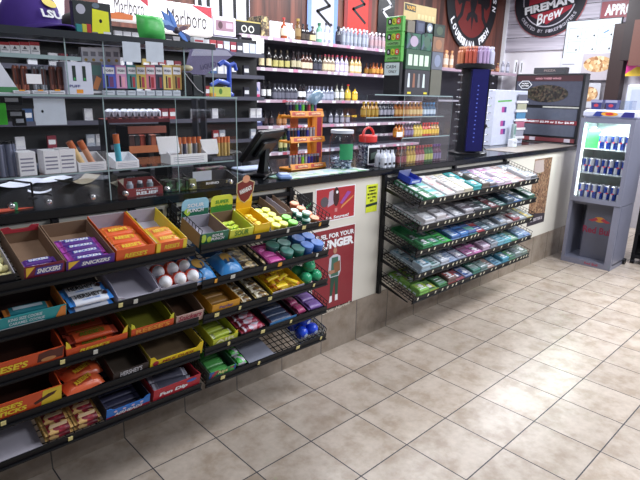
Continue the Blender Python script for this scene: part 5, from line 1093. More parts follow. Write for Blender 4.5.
g = MB(); g.rbox(0, .06, 0, .003, 0, .03, WHITE, r=.001); g.build('price_card', None, (onY(396, 141, .015)[0], .012, 1.0805+.185), label='white price card on the front of the central case', cat='price card')
m = MB(); m.box(0, .008, 0, .008, 0, zt-1.0805, STEEL)
# stack of green lighter display boxes and sign
GRS = hx('58A848', .4)
XG = onY(404, 60, .06)[0]-.003; YG_ = onX(387.5, 60, XG)[1]; W = YG_-.062; TH = .03
zs = [onX(395, v, XG)[2] for v in (62, 47.5, 32.5, 17)]
z0 = zt+.006
def blg(m, M, W, H):
    for k, (c, ch) in enumerate((('1A1A1E', 'B'), ('C8D838', 'L'), ('D84838', 'G'))):
        m.disc(W*(.24+.26*k), H*.68, W*.14, H*.22, hx(c), M); m.text(ch, M@T(W*(.24+.26*k), H*.68, .0008), W*.1, H*.2, WHITE if k != 1 else BLACKP, 0, .04)
    m.patch([(W*.08, H*.1), (W*.92, H*.1), (W*.92, H*.38), (W*.08, H*.38)], hx('8AC878'), M); m.text('LIGHTERS', M@T(W*.5, H*.24, .0008), W*.66, H*.16, hx('2A3A28'), 0, .03)
for k in range(3):
    m = MB(); H = zs[k+1]-zs[k]-.001; m.rbox(-TH, 0, 0, W, 0, H, GRS, r=.002); blg(m, T(-TH-.0002, W, 0)@LEFTF, W, H)
    m.build('lighter_display_box', None, (XG, .062, zs[k]), label='green display box with three coloured dots, %s of the stack' % ('lowest', 'middle', 'topmost')[k], cat='box')
m = MB(); H = zs[0]-.001-z0
m.rbox(-TH, 0, 0, W, 0, H, mat('charcoal plastic', lin('1A1B20')), r=.003)
m.build('black_box', None, (XG, .062, z0), label='black box at the foot of the green box stack', cat='box')
zq = onX(395, 75.5, XG)[2]; H2 = onX(395, 63, XG)[2]-zq
m = MB(); m.box(-.001, 0, -W*.92, 0, 0, H2, hx('D0E0E4')); ML = T(-.0012, 0, 0)@LEFTF; m.text('CASH', ML@T(W*.42, H2*.68, 0), W*.6, H2*.26, BLACKP, 0, .01); m.text('ONLY', ML@T(W*.52, H2*.3, 0), W*.5, H2*.22, BLACKP, 0, .01)
m.build('cash_only_sign', None, (XG-TH-.0004, .062+W*.96, zq), label='white handwritten cash only sign below the green boxes', cat='sign')
# e-liquid tower of small boxes beside it
def stackbox(label, u0, u1, v0, v1, mt, deco=None, y=.06, dep=.14, name='display_carton', cat='carton'):
    return up_box(name, label, cat, u0, u1, v0, v1, y, dep, mt, deco)
BXG = speckle_mat('dark teal carton print', [lin('2A4A44'), lin('3A6A58'), lin('58687A'), lin('28343A')], 30, .4)
def bx_sq(c):
    return lambda m, M, W, H: (m.disc(W*.5, H*.5, W*.28, H*.34, hx(c), M))
def win(m, M, W, H):
    for k in range(4): m.patch([(W*(.08+.22*k), H*.2), (W*(.24+.22*k), H*.2), (W*(.24+.22*k), H*.75), (W*(.08+.22*k), H*.75)], hx('D8F0D8'), M)
zc = zt+.006
lev = [(405.5, 431, 93 if False else 91, 71, 'K'), ]
def stand(label, u0, u1, vt, z0, mt, deco, y=.06, dep=.12, name='display_carton', cat='carton'):
    A = onY(u0, 60, y); B = onY(u1, 60, y); zt_ = onY((u0+u1)/2, vt, y)[2]; W = B[0]-A[0]; H = zt_-z0
    m = MB(); m.rbox(0, W, 0, dep, 0, H, mt, r=.002)
    if deco: deco(m, T(0, -.0002, 0)@FRONT, W, H)
    m.build(name, None, (A[0], y, z0), label=label, cat=cat); return z0+H+.0006
def rack_dark(m, M, W, H):
    for k in range(4): m.patch([(W*(.1+.2*k), H*.3), (W*(.2+.2*k), H*.3), (W*(.18+.2*k), H*.85), (W*(.12+.2*k), H*.85)], hx(['D8E0E8', '9A6A58', '8A8A90', 'D8E8E8'][k]), M)
    for x in (.12, .78): m.patch([(W*x, H*.04), (W*(x+.14), H*.04), (W*(x+.14), H*.12), (W*x, H*.12)], hx('E8D840'), M)
z1 = stand('black open carton showing four bottles, above the bottle case', 406, 431, 70, zc, mat('dark grey card', lin('1C1C22')), rack_dark)
z2 = stand('green carton with a white window band, above the black open carton', 406, 431, 50, z1, hx('3A5A48'), win)
z3 = stand('dark teal carton with a pale round logo', 406, 420, 33, z2, BXG, bx_sq('B8A8C0'))
z3b = stand('dark teal carton right of the pale round logo', 420.5, 431, 33, z2, BXG, bx_sq('4A6A5A'))
z4 = stand('tan and grey carton high on the stack, left', 405.5, 413, 20, z3, hx('7A7468'), None)
z4 = stand('navy patterned carton high on the stack, middle', 414, 423, 20, z3, hx('3A3F58'), lambda m, M, W, H: m.patch([(W*.2, H*.2), (W*.8, H*.2), (W*.8, H*.8), (W*.2, H*.8)], hx('58607A'), M))
z4b = stand('black carton with a white water drop, high on the stack', 424, 431, 22, z3b, BLACKP, lambda m, M, W, H: (m.disc(W*.5, H*.5, W*.4, H*.42, hx('8A98A8'), M), m.disc(W*.5, H*.45, W*.24, H*.25, WHITE, M@T(0, 0, .0004))))
q = stand('olive grey carton at the lower right of the stack', 432, 443, 70, zc, hx('6A6A60'), None)
q = stand('blue grey carton with a round logo on the right of the stack', 432, 443, 52, q, hx('6A7080'), bx_sq('8A94B0'))
q = stand('orange brown carton on the right of the stack', 432, 443, 37, q, hx('8A6A58'), bx_sq('A8785A'))
q = stand('dark green carton topping the right of the stack', 432, 443, 24, q, hx('2A3A34'), bx_sq('4A5A48'))
def hdr(m, M, W, H):
    m.patch([(W*.02, H*.55), (W*.35, H*.5), (W*.35, H*.9), (W*.02, H*.95)], hx('4A4A40'), M); m.text('VAPE', M@T(W*.2, H*.72, .0006), W*.26, H*.24, hx('E8B048'), 0, .04)
    for k in range(5): m.patch([(W*(.42+.11*k), H*.15), (W*(.5+.11*k), H*.15), (W*(.5+.11*k), H*.45), (W*(.42+.11*k), H*.45)], hx('E8D8A0'), M)
A = onY(403.5, 18, .1); B = onY(436, 18, .1); m = MB(); W = B[0]-A[0]; m.box(0, W, 0, .003, 0, .095, hx('D8C088')); hdr(m, T(0, -.0001, 0)@FRONT, W, .095)
m.build('yellow_header_card', None, (A[0], .1, max(z4, z4b)-.0), label='cream and yellow header card on top of the carton stack', cat='sign')

# ================================================================ BLUE TOWER
q_ = onZ(470, 153, 1.08); tx, ty = q_[0], q_[1]; ty = max(ty, .19); tx = onY(468, 140, ty)[0]
r = thing('spinner_display', 'tall dark blue spinner display with silver hooks on the counter', 'display stand', (tx, ty, 1.0805))
NAV = mat('navy plastic', lin('1C1C5A'), .25, coat=.3); 
m = MB(); m.lathe([(.15, 0), (.15, .012), (.14, .016)], BLACKP, n=28); m.build('base', r)
m = MB(); m.lathe([(.10, .016), (.10, .645)], mat('charcoal plastic', lin('1A1B20')), n=8); m.build('core', r)
m = MB(); m.M = R(-42); m.box(-.05, .075, -.132, -.098, .03, .64, NAV); m.box(.078, .084, -.134, -.096, .03, .64, BLACKP); 
for k in range(14): m.box(-.004, .006, -.1335, -.132, .1+.032*k, .108+.032*k, hx('5A6AD8'))
m.build('blue_panel', r, label='deep blue glossy panel')
m = MB(); m.lathe([(.145, .645), (.15, .65), (.15, .675), (.14, .68)], BLACKP, n=28); m.build('top_disc', r)
for sd, ang in ((0, -100), (1, 12)):
    g = MB(); g.M = R(ang); g.cyl((0, -.10, 0), (0, -.15, 0), .0022, CHROME, n=6); g.rbox(-.022, .022, -.152, -.149, -.004, .006, STEEL, r=.001); h0 = g.build('hook', r, (0, 0, .1)); tag(h0, 'silver display hook')
    for k in range(1, 10): dup(h0, (0, 0, .1+.055*k), parent=r)
CB = [('C07A58', 'D8A888', 'C84A38'), ('B85A4A', 'D89A80', 'D86858'), ('B8A0C8', 'D8C8E0', 'A898C0'), ('C8C8E0', 'E0E0F0', 'A8A8C8')]
k = 0
for ci, c in enumerate(CB):
    g = MB(); g.lathe([(.012, 0), (.0135, .004), (.0135, .085), (.006, .098), (.006, .108), (.008, .109, hx(c[1])), (.008, .122, hx(c[1]))], hx(c[0], .3), n=10); o = g.build('energy_shot', cat='bottle')
    for j in range(7):
        a = math.radians(128+ci*46+j*6.6); rr = .125 if j % 2 else .097; q = o if j == 0 else dup(o); q.location = (tx+rr*math.cos(a), ty+rr*math.sin(a), 1.0805+.681); tag(q, ('orange', 'red', 'lilac', 'pale blue')[ci]+' slim bottle on top of the blue tower', None, ('orange', 'red', 'lilac', 'pale blue')[ci]+' bottles on the blue tower')
# phone card stand right of the tower
A = onY(490, 150, .45); B = onY(509, 150, .45)
r = thing('phone_card_stand', 'tall white phone card stand with green print behind the register screen', 'display stand', (A[0], .45, 1.0805)); W = onY(521, 150, .45)[0]-A[0]; H = onY(505, 90, .45)[2]-1.0805
m = MB(); m.rbox(0, W, 0, .1, 0, H, mat('white stand', lin('D8DCF0'), .35), r=.004); m.build('body', r)
m = MB(); m.patch([(.05, H*.78), (W*.5, H*.8), (W*.5, H*.83), (.05, H*.81)], hx('6AB85A'), T(0, -.001, 0)@FRONT); 
for x, z in ((.3, .6), (.3, .35), (.33, .2)): m.patch([(W*(x-.08), H*z), (W*(x+.04), H*z), (W*(x+.04), H*(z+.1)), (W*(x-.08), H*(z+.1))], hx('B84A98'), T(0, -.001, 0)@FRONT); m.patch([(W*(x), H*z), (W*(x+.06), H*z), (W*(x+.06), H*(z+.1)), (W*(x), H*(z+.1))], hx('4A3A8A'), T(0, -.001, 0)@FRONT, .0008)
m.build('front_print', r)
for k in range(5):
    m = MB(); z = .06+k*(H-.08)/5; m.rbox(W*.62, W*.98, -.025, -.001, z-.012, z+.012, WHITE, r=.003); m.box(W*.65, W*.95, -.018, -.012, z+.013, z+.07, hx(['A8A8B8', 'B8708A', '5A90B8', 'B8B8A0', '707080'][k])); m.build('card_pocket', r)
g = MB()
q_ = onY(522, 140, .2); g.rbox(0, .09, 0, .05, 0, .075, hx('DCE0EA'), r=.006); g.text('PAY', T(.045, -.0006, .04)@FRONT, .04, .014, hx('9AA0B0')); g.build('white_card_holder', None, (onY(513, 140, .25)[0], .25, 1.0805), label='small white card holder between the screen and the food warmer', cat='holder')
g = MB(); g.rbox(0, .05, 0, .03, 0, .2, hx('B8C8C8'), r=.004); g.patch([(.005, .1), (.045, .1), (.045, .18), (.005, .18)], hx('7AA098'), T(0, -.0004, 0)@FRONT); g.build('pale_green_box', None, (onY(515, 120, .38)[0], .38, 1.0805), label='narrow pale green box standing left of the food warmer', cat='box')
g = MB(); A = onZ(496, 156, 1.08); g.box(0, 1.2, 0, .3, 0, .003, mat('tan laminate reflection sheet', lin('8A8078'), .4)); g.build('laminate_reflection_sheet', None, (2.2, .0, 1.0805), label='tan laminate reflection sheet on the worktop in front of the food warmer', cat='mat')  # tan sheet added for the lighter worktop end, brownish reflection in its colour
# ================================================================ FOOD WARMER
XW = 3.5; r = thing('food_warmer', 'black heated food display cabinet with a picture panel above the worktop', 'food warmer', (XW, .03, 1.0845))
WY = .71
m = MB(); m.rbox(.004, .12, 0, WY, 0, .68, mat('charcoal plastic', lin('1A1B20')), r=.006); m.build('cabinet', r)
MW = LEFTF   # local: x runs to -y
def wf(m, y0, y1, z0, z1, mt, off=0.): m.box(-.003-off, .004-off, y0, y1, z0, z1, mt)
FOODD = speckle_mat('fried chicken on black', [lin('2A2420'), lin('463830'), lin('1A1818'), lin('50463A'), lin('34332A')], 60, .3)
m = MB(); wf(m, .02, WY-.02, .37, .66, mat('smoky panel', lin('4A4C5A'), .25)); wf(m, .02, WY-.02, .605, .66, hx('3A1820'), .001)
m.disc(-.36, .485, .22, .085, FOODD, T(-.0035, 0, 0)@MW, .0015, 28); m.text('HAND TOSSED WINGS', T(-.0045, .36, .632)@MW, .26, .018, hx('C8909A'), 0, .02)
hexp = [(-.67, .57), (-.63, .53), (-.56, .53), (-.52, .57), (-.56, .61), (-.63, .61)]
m.patch([(x, z) for x, z in hexp], hx('C8CCD4'), T(-.0045, 0, 0)@MW, .001); m.patch([(-.595+(x+.595)*.86, .57+(z-.57)*.84) for x, z in hexp], hx('2A2A30'), T(-.0045, 0, 0)@MW, .0014); m.text('HUNT', T(-.0062, .595, .582)@MW, .07, .014, WHITE, 0, .03); m.text('BROTHERS', T(-.0062, .595, .56)@MW, .08, .013, WHITE, 0, .03)
m.build('picture_panel', r, label='dark panel with a wings picture')
m = MB(); wf(m, .03, WY-.03, .07, .34, mat('smoky glass', lin('565A68'), .12)); m.build('glass_door', r)
m = MB(); wf(m, .02, .38, .347, .36, mat('pale strip', lin('B8B8B0'), .3), .003); m.build('light_strip', r)
m = MB(); wf(m, .02, WY-.02, .185, .225, hx('7A1E2A'), .002); m.text('BIG HUNGRY? $3.99 or 2 for $6.99', T(-.0062, WY/2, .205)@MW, WY*.88, .024, WHITE, 0, .03); m.build('price_strip', r, label='red price strip with white words')
m = MB(); wf(m, .02, WY-.02, .012, .05, hx('7A3A40'), .002)
for y in (.06, .42): wf(m, y, y+.06, .014, .048, hx('C8C0CC'), .004)
m.build('lower_strip', r, label='faded red lower strip')
g = MB(); g.rbox(0, .08, 0, .33, 0, .06, mat('dark grey case', lin('3A3A40'), .4), r=.004); g.text('PIZZA', T(-.0006, .16, .03)@LEFTF, .12, .02, hx('8A7A78'), 0, .03); g.build('warmer_top_box', None, (XW+.03, .24, 1.0845+.6805), label='grey box lying on top of the food warmer', cat='box')

# ================================================================ ENERGY DRINK COOLER
FX, FY0, FY1 = 3.12, -.585, -.135; W = FY1-FY0
r = thing('drinks_cooler', 'silver grey energy drink cooler with a lit glass door', 'cooler', (FX, FY0, 0))
SIL = mat('silver grey cooler paint', lin('85879A'), .3, .2, noise=.03); DGY = mat('dark grey cooler panel', lin('5E6070'), .35, noise=.03)
m = MB(); m.box(.02, .37, 0, .02, .6, 1.36, SIL); m.box(.02, .37, W-.02, W, .6, 1.36, SIL); m.box(.35, .37, .02, W-.02, .6, 1.36, mat('cooler inside', lin('E8F0F0'), .4)); m.box(.021, .35, .02, .022, .63, 1.335, MATS['cooler inside']); m.box(.021, .35, W-.022, W-.02, .63, 1.335, MATS['cooler inside']); m.box(.02, .35, .02, W-.02, .6, .63, SIL); m.box(.02, .35, .02, W-.02, 1.335, 1.36, SIL); m.build('upper_cabinet', r)
m = MB()
for (y0, y1, z0, z1) in ((0, .035, .6, 1.36), (W-.035, W, .6, 1.36), (.035, W-.035, .6, .64), (.035, W-.035, 1.32, 1.36)): m.box(-.012, .02, y0, y1, z0, z1, SIL)
m.build('door_frame', r)
m = MB(); m.box(-.002, .004, .035, W-.035, .64, 1.32, PLEXI); m.build('door_glass', r)
m = MB()
m.rbox(.0, .37, .0, W, 1.36, 1.435, mat('white cooler top', lin('C8CCE0'), .3), r=.02)
m.patch([(-.36, 1.38), (-.30, 1.375), (-.24, 1.40), (-.24, 1.42), (-.33, 1.42)], hx('2A3A8A'), T(-.001, 0, 0)@LEFTF); m.disc(-.22, 1.4, .07, .018, hx('E8A838'), T(-.0015, 0, 0)@LEFTF); m.disc(-.22, 1.4, .035, .012, hx('C8303A'), T(-.0015, 0, 0)@LEFTF, .001); m.patch([(-.13, 1.375), (-.02, 1.375), (-.02, 1.42), (-.1, 1.42)], hx('2A2A7A'), T(-.001, 0, 0)@LEFTF)
m.build('top_panel', r, label='white top panel with a red and gold emblem')
m = MB(); m.box(.03, .36, .0, .02, .04, .595, SIL); m.box(.03, .36, W-.02, W, .04, .595, SIL); m.box(-.005, .36, 0, W, .0, .05, SIL); m.box(.35, .36, .02, W-.02, .05, .595, DGY); m.box(-.005, .02, 0, .055, .05, .595, SIL); m.box(-.005, .02, W-.03, W, .05, .595, SIL); m.box(.03, .35, .02, W-.02, .57, .595, DGY); m.build('stand_frame', r)
m = MB(); m.box(.1, .12, .06, W-.13, .05, .57, DGY)
MM = T(.0992, 0, 0)@LEFTF
m.text('Red Bull', MM@T(-.195, .33, .0008), .26, .065, hx('8A2A48'), 0, .03); m.disc(-.19, .435, .05, .026, hx('C88A38'), MM, .0005); m.patch([(-.29, .42), (-.22, .45), (-.2, .43), (-.25, .41)], hx('A83848'), MM, .0008); m.patch([(-.09, .42), (-.16, .45), (-.18, .43), (-.13, .41)], hx('A83848'), MM, .0008)
m.build('logo_panel', r, label='grey panel with a red logo and gold disc')
m = MB(); m.text('Red Bull', T(-.0058, .17, .028)@LEFTF, .12, .022, hx('A84A60'), 0, .03); m.build('base_lettering', r)
m = MB(); m.cyl((.34, .02, .031), (.34, -.02, .031), .03, BLACKP, n=14); m.build('caster_wheel', r)
for z in (.86, 1.08):
    m = MB(); m.box(.02, .345, .023, W-.023, z, z+.006, mat('cooler wire', lin('B8C0C8'), .3)); m.build('inner_shelf', r)
m = MB(); m.box(.012, .022, W-.046, W-.037, .65, 1.31, mat('cooler lamp', (1, 1, 1), .5, noise=0, emit=(.85, 1, .92), es=3)); m.build('door_lamp', r, label='lit white lamp strip')
l = bpy.data.lights.new('cooler_lamp_light', 'AREA'); l.shape = 'RECTANGLE'; l.size = .36; l.size_y = .05; l.energy = 8; l.color = (.88, 1, .95); lo = bpy.data.objects.new('cooler_lamp_light', l); COL.objects.link(lo); lo.location = (FX+.07, FY0+W/2, 1.325); lo.rotation_euler = (0, math.radians(20), math.radians(90))
# cans
SV = mat('can silver', lin('C8CCD8'), .25, .5, noise=0); BV = mat('can blue', lin('1E3A90'), .25, .3, noise=0); RV = hx('C82A3A', .3)
g = MB(); n = 16; rr = .0262; prof = [(.022, 0), (rr, .006), (rr, .065), (rr, .124), (.022, .133), (.021, .134)]
for k in range(5):
    for i in range(n):
        a0, a1 = 2*math.pi*i/n, 2*math.pi*(i+1)/n; r0, z0 = prof[k][:2]; r1, z1 = prof[k+1][:2]
        quad = (i//4) % 2; mt = SV if k in (0, 3, 4) and False else (BV if (quad == (1 if k >= 2 else 0) and k in (1, 2)) else SV)
        g.add([(r0*math.cos(a0), r0*math.sin(a0), z0), (r0*math.cos(a1), r0*math.sin(a1), z0), (r1*math.cos(a1), r1*math.sin(a1), z1), (r1*math.cos(a0), r1*math.sin(a0), z1)], [(0, 1, 2, 3)], mt, True)
g.add([(.021*math.cos(2*math.pi*i/n), .021*math.sin(2*math.pi*i/n), .134) for i in range(n)], [tuple(range(n))], STEEL)
g.disc(-0, .065, .012, .006, RV, T(-.0268, 0, 0)@LEFTF)
o = g.build('energy_drink_can', cat='can'); k = 0
for si, z in enumerate((.6305, .8665, 1.0865)):
    for c in range(2):
        for j in range(7):
            if si == 2 and j > 4 and c == 0: continue
            q = o if k == 0 else dup(o); q.location = (FX+.085+.056*c, FY0+.052+j*.0563, z); q.rotation_euler = (0, 0, .1+random.uniform(-.4, .4)); tag(q, 'drink can on the cooler\'s %s shelf, %s row, %s from the right' % (('bottom', 'middle', 'top')[si], ('front', 'rear')[c], ORD[j]), None, 'cans on the %s cooler shelf' % ('bottom', 'middle', 'top')[si]); k += 1
g = MB(); g.rbox(0, .02, 0, .12, 0, .17, hx('3ABE50', .4), r=.006); g.rbox(.004, .016, .04, .08, .17, .19, hx('3A6A48'), r=.003); g.build('green_bottle_pack', None, (FX+.075, FY1-.155, 1.087), label='bright green pack in the top left of the cooler', cat='packet')
# things on the cooler
def cb(m, M, W, H): m.disc(W*.5, H*.45, W*.2, H*.25, hx('C83848'), M)
for k in range(2):
    g = MB(); g.prism([(.015, 0), (.085, 0), (.1, .075), (0, .075)], 0, .09, hx('2A2E6A', .4), M=T(.06, .1, 0)@R(-90)@FRONT) if False else g.prism([(.012, 0), (.088, 0), (.1, .085), (0, .085)], 0, .09, hx('34386E', .4), M=T(0, .1, 0)@LEFTF@T(0, 0, -.09)); g.patch([(.0, .06), (.1, .06), (.1, .083), (0, .083)], hx('9A9AB8'), T(0, .1, 0)@LEFTF, .001); g.disc(.05, .035, .02, .014, hx('B83A48'), T(0, .1, 0)@LEFTF, .001)
    g.build('blue_carton_cup', None, (FX+.09, FY0+.2+k*.125, 1.4355), label='dark blue tapered carton on the cooler top, %s of two' % ('right', 'left')[k], cat='carton')
g = MB(); g.rbox(0, .12, 0, .1, 0, .08, PLEXI2, r=.004); g.build('clear_cup_box', None, (FX+.09, FY0+.08, 1.4355), label='smoky clear box on the cooler top beside the blue cartons', cat='box')

# dark merchandise rack behind the cooler
r = thing('dark_snack_rack', 'dark snack rack right behind the cooler at the frame edge', 'rack', (3.55, -1.45, 0))
for y in (.02, .80): 
    m = MB(); m.box(0, .03, y, y+.03, .04, 1.35, BLACK); m.build('upright', r)
m = MB(); m.cyl((.015, .80, .02), (.015, .83, .02), .02, BLACKP, n=12); m.build('caster_wheel', r)
m = MB(); m.box(.55, .565, 0, .83, .05, 1.35, BLACK); m.box(.03, .55, .815, .83, .05, 1.35, BLACK); m.build('back_board', r)
for z in (.07, .30, .53, .76, .99, 1.2):
    m = MB(); m.box(0.0, .55, .05, .80, z, z+.012, BLACK); m.box(-.006, 0, .02, .81, z-.012, z+.022, BLACK); m.build('shelf_board', r)
for k, (z, c, nm) in enumerate(((.085, 'B8B8C8', 'silver white'), (.315, 'A8A8B8', 'silver'), (.545, '3A3A48', 'slate'), (.775, '5A78C8', 'blue'))):
    for j in range(3):
        g = MB(); g.bag(.17, .2, .08, hx(c, .3), hx('5A4A98', .3) if k == 0 else None, seed=k*3+j); g.build('snack_bag', None, (3.66, -1.3+j*.24, z+.003), (0, 0, 1.5+.1*j), '%s snack bag on the dark rack, %s' % (nm, ('rightmost', 'middle', 'leftmost')[j]), 'snack bag')

# ================================================================ RIGHT WALL
def wall_r(name, label, cat, u0, v0, u1, v1, mt, x=6.16, th=.01, deco=None, off=0):
    A = onX(u0, v0, x); B = onX(u1, v1, x); W = A[1]-B[1]; H = A[2]-B[2]   # A top-left, B bottom-right
    m = MB(); m.box(0, th, -W, 0, 0, H, mt)
    if deco: deco(m, T(-.0003, 0, 0)@LEFTF, W, H)
    return m.build(name, None, (x-th, A[1], B[2]), label=label, cat=cat)
# round brewery sign
A = onX(550, -2, 6.15); r = thing('brewery_sign', 'round dark sign with white and red lettering on the grey boards', 'sign', (6.155, A[1], A[2]))
RR = .53
def ringp(rx, n=48): return [(rx*math.cos(2*math.pi*i/n), rx*math.sin(2*math.pi*i/n)) for i in range(n)]
m = MB(); m.prism(ringp(RR), 0, .012, hx('26262E'), M=LEFTF); m.prism(ringp(RR*1.02), -.004, .004, hx('B86A70'), M=LEFTF); m.build('disc', r)
m = MB(); M2 = LEFTF@T(0, 0, .0125); m.prism(ringp(RR*.75), 0, .002, hx('C8C4D0'), M=M2); m.prism(ringp(RR*.72), .002, .004, hx('2E2A34'), M=M2)
m.prism([(-.3, -.2), (.0, -.36), (.34, -.16), (.34, .2), (-.3, .2)], .004, .005, hx('A83040'), M=M2)
m.prism([(-.40, -.24), (-.42, -.1), (.38, .03), (.4, -.11)], .005, .006, hx('1E1E26'), M=M2)
m.text('FIREMAN', M2@T(.0, -.10, .007)@R(9), .72, .11, WHITE, .0, .05); m.text('Brew', M2@T(.03, -.24, .0072)@R(18), .42, .15, WHITE, .4, .02)
t_ = 'CREATED BY FIREFIGHTERS'
for k, ch in enumerate(t_):
    if ch == ' ': continue
    a = math.radians(215+k*5.2); m.text(ch, M2@T(RR*.86*math.cos(a), RR*.86*math.sin(a), .001)@R(math.degrees(a)+90), .035, .045, hx('B8B4C0'), 0, .02)
m.build('lettering', r)
def bw(m, M, W, H):
    m.patch([(W*.02, H*.1), (W*.98, H*.1), (W*.98, H*.5), (W*.02, H*.5)], hx('8A3440'), M); m.text('APPROVED', M@T(W*.52, H*.3, .0008), W*.84, H*.26, WHITE, 0, .05); m.text('BREWS', M@T(W*.5, H*.78, .0008), W*.95, H*.36, WHITE, 0, .06)
wall_r('approved_sign', 'red and white lettered sign at the top right of the wall', 'sign', 605, -20, 652, 20, mat('grey sign board', lin('8A8090'), .5), deco=bw)
def brd(m, M, W, H):
    for j in range(2):
        for i in range(3):
            x0 = W*(.06+.31*i); z0 = H*(.52-.36*j); m.patch([(x0, z0), (x0+W*.25, z0), (x0+W*.25, z0+H*.3), (x0, z0+H*.3)], hx('9AA2AC'), M); m.patch([(x0+.006, z0+.006), (x0+W*.25-.008, z0+.008), (x0+W*.25-.008, z0+H*.3-.008), (x0+.008, z0+H*.3-.008)], hx('DCE6EE'), M, .0008)
            m.disc(x0+W*.18, z0+H*.07, .012, .014, hx('3A4048'), M, .0012)
    m.patch([(W*.7, H*.62), (W*.8, H*.68), (W*.82, H*.74), (W*.72, H*.66)], hx('3A78C0'), M, .0016)
# whiteboard hung slightly askew
A = onX(568, 22, 6.14); B = onX(607, 49, 6.14); Wd = A[1]-B[1]+.13; Hh = .5
m = MB(); m.box(0, .012, -Wd, 0, -Hh, 0, hx('DDE4EC', .3)); m.box(.002, .014, -Wd-.012, .012, -Hh-.015, .012, hx('3A3A40')); brd(m, T(-.0003, 0, -Hh)@LEFTF, Wd, Hh); m.build('notice_board', None, (6.13, A[1], A[2]), label='white notice board with six small framed sheets on the right wall', cat='notice board')
PIZ = speckle_mat('snack mix photograph', [lin('C8A070'), lin('E8D0A8'), lin('9A6A40'), lin('B08058'), lin('D8B890')], 26, .4)
def pz(m, M, W, H): m.disc(W*.5, H*.55, W*.42, H*.3, PIZ, M, .001, 24)
wall_r('snack_picture', 'food picture card below the notice board, larger one', 'picture', 584, 54, 612, 80, hx('B8B0B8'), x=6.1, th=.02, deco=lambda m, M, W, H: (m.disc(W*.5, H*.6, W*.45, H*.3, PIZ, M, .001, 24)))
wall_r('snack_picture', 'small food picture card just above the cooler', 'picture', 580, 83, 598, 108, hx('C0C0C8'), x=6.1, th=.02, deco=pz)
wall_r('small_notice', 'small pale notice left of the larger food picture', 'notice', 561, 58, 583, 75, hx('D0D0DC'), x=6.12, th=.004, deco=lambda m, M, W, H: m.patch([(W*.1, H*.6), (W*.6, H*.6), (W*.6, H*.64), (W*.1, H*.64)], hx('8A8A98'), M))
m = MB(); A = onX(627, 30, 6.0); B = onX(604, 100, 6.0); m.box(6.0, 6.16, A[1]-.02, A[1]+.16, .9, 2.5, hx('2E1A1A', .5)); m.build('trim_3', kind='structure')
m = MB(); m.box(5.75, 6.16, -1.2, A[1]-.05, 2.02, 3.2, hx('241618', .5)); m.box(5.74, 5.75, -1.2, A[1]-.16, 1.95, 2.5, hx('6A4238', .5)); m.build('wall_cabinet', None, label='dark brown wall cabinet at the upper right corner', cat='cabinet')
wall_r('pink_poster', 'pink and yellow poster below the dark wall cabinet', 'poster', 629, 53, 660, 76, hx('E83A98', .4), x=5.98, th=.01, deco=lambda m, M, W, H: (m.patch([(0, 0), (W, 0), (W, H*.3), (W*.3, H*.4), (0, H*.1)], hx('F0C838'), M), m.disc(W*.4, H*.6, W*.15, H*.2, hx('F8A8C8'), M, .001)))
m = MB(); A = onX(628, 82, 5.6); m.rbox(5.6, 5.95, A[1]-.9, A[1], 1.1, 1.72, hx('CDD2E6', .35), r=.02); m.rbox(5.595, 5.6, A[1]-.6, A[1]-.06, 1.16, 1.66, hx('B8C0DA', .3), r=.002); m.build('white_dispenser', None, label='white drink dispenser at the right edge beyond the cooler', cat='dispenser')
m = MB(); m.box(5.2, 6.16, -1.6, .9, 0, 1.1, hx('B8B4BC')); m.build('back_side_counter', None, label='pale cabinet below the white dispenser, beyond the cooler', cat='cabinet')

# ================================================================ BACK WALL SHELVES
PINK = mat('pinkish price rail', lin('A890A0'), .4, noise=.15, nscale=8); SHB = mat('pale grey shelf board', lin('9A96A4'), .4); SHD = mat('dark shelf recess board', lin('2A2830'), .6)
XB0, XB1 = .86, 3.62
r = thing('liquor_shelf_unit', 'wide grey shelving unit with pinkish price rails on the back wall', 'shelving unit', (XB0, 2.0, 0))
LZ = [2.01, 1.738, 1.452, 1.208, .95]
m = MB(); m.box(0, XB1-XB0, .37, .39, .3, 2.01, mat('grey back board', lin('3C3A44'), .6)); m.build('back_board', r)
for z in LZ:
    m = MB(); m.box(0, XB1-XB0, .004, .37, z-.02, z, SHB); m.box(0, XB1-XB0, 0, .004, z-.026, z+.002, PINK)
    rnd = random.Random(int(z*100)); x = .03
    while x < XB1-XB0-.1:
        m.box(x, x+.05, -.0012, 0, z-.026, z+.0, hx(rnd.choice(['D8D4DC', 'C8C0CC', 'C07A98', 'E0DEE4', 'A04A5A', 'D0CCD4']))); x += rnd.choice([.06, .09, .14, .2])
    m.build('shelf', r)
for x in (0, XB1-XB0-.02):
    m = MB(); m.box(x, x+.02, .0, .37, .3, 2.0, mat('grey back board', lin('3C3A44'))); m.build('side_panel', r)
CLR = mat('clear glass bottle', lin('8A92A0'), .1, coat=.5)
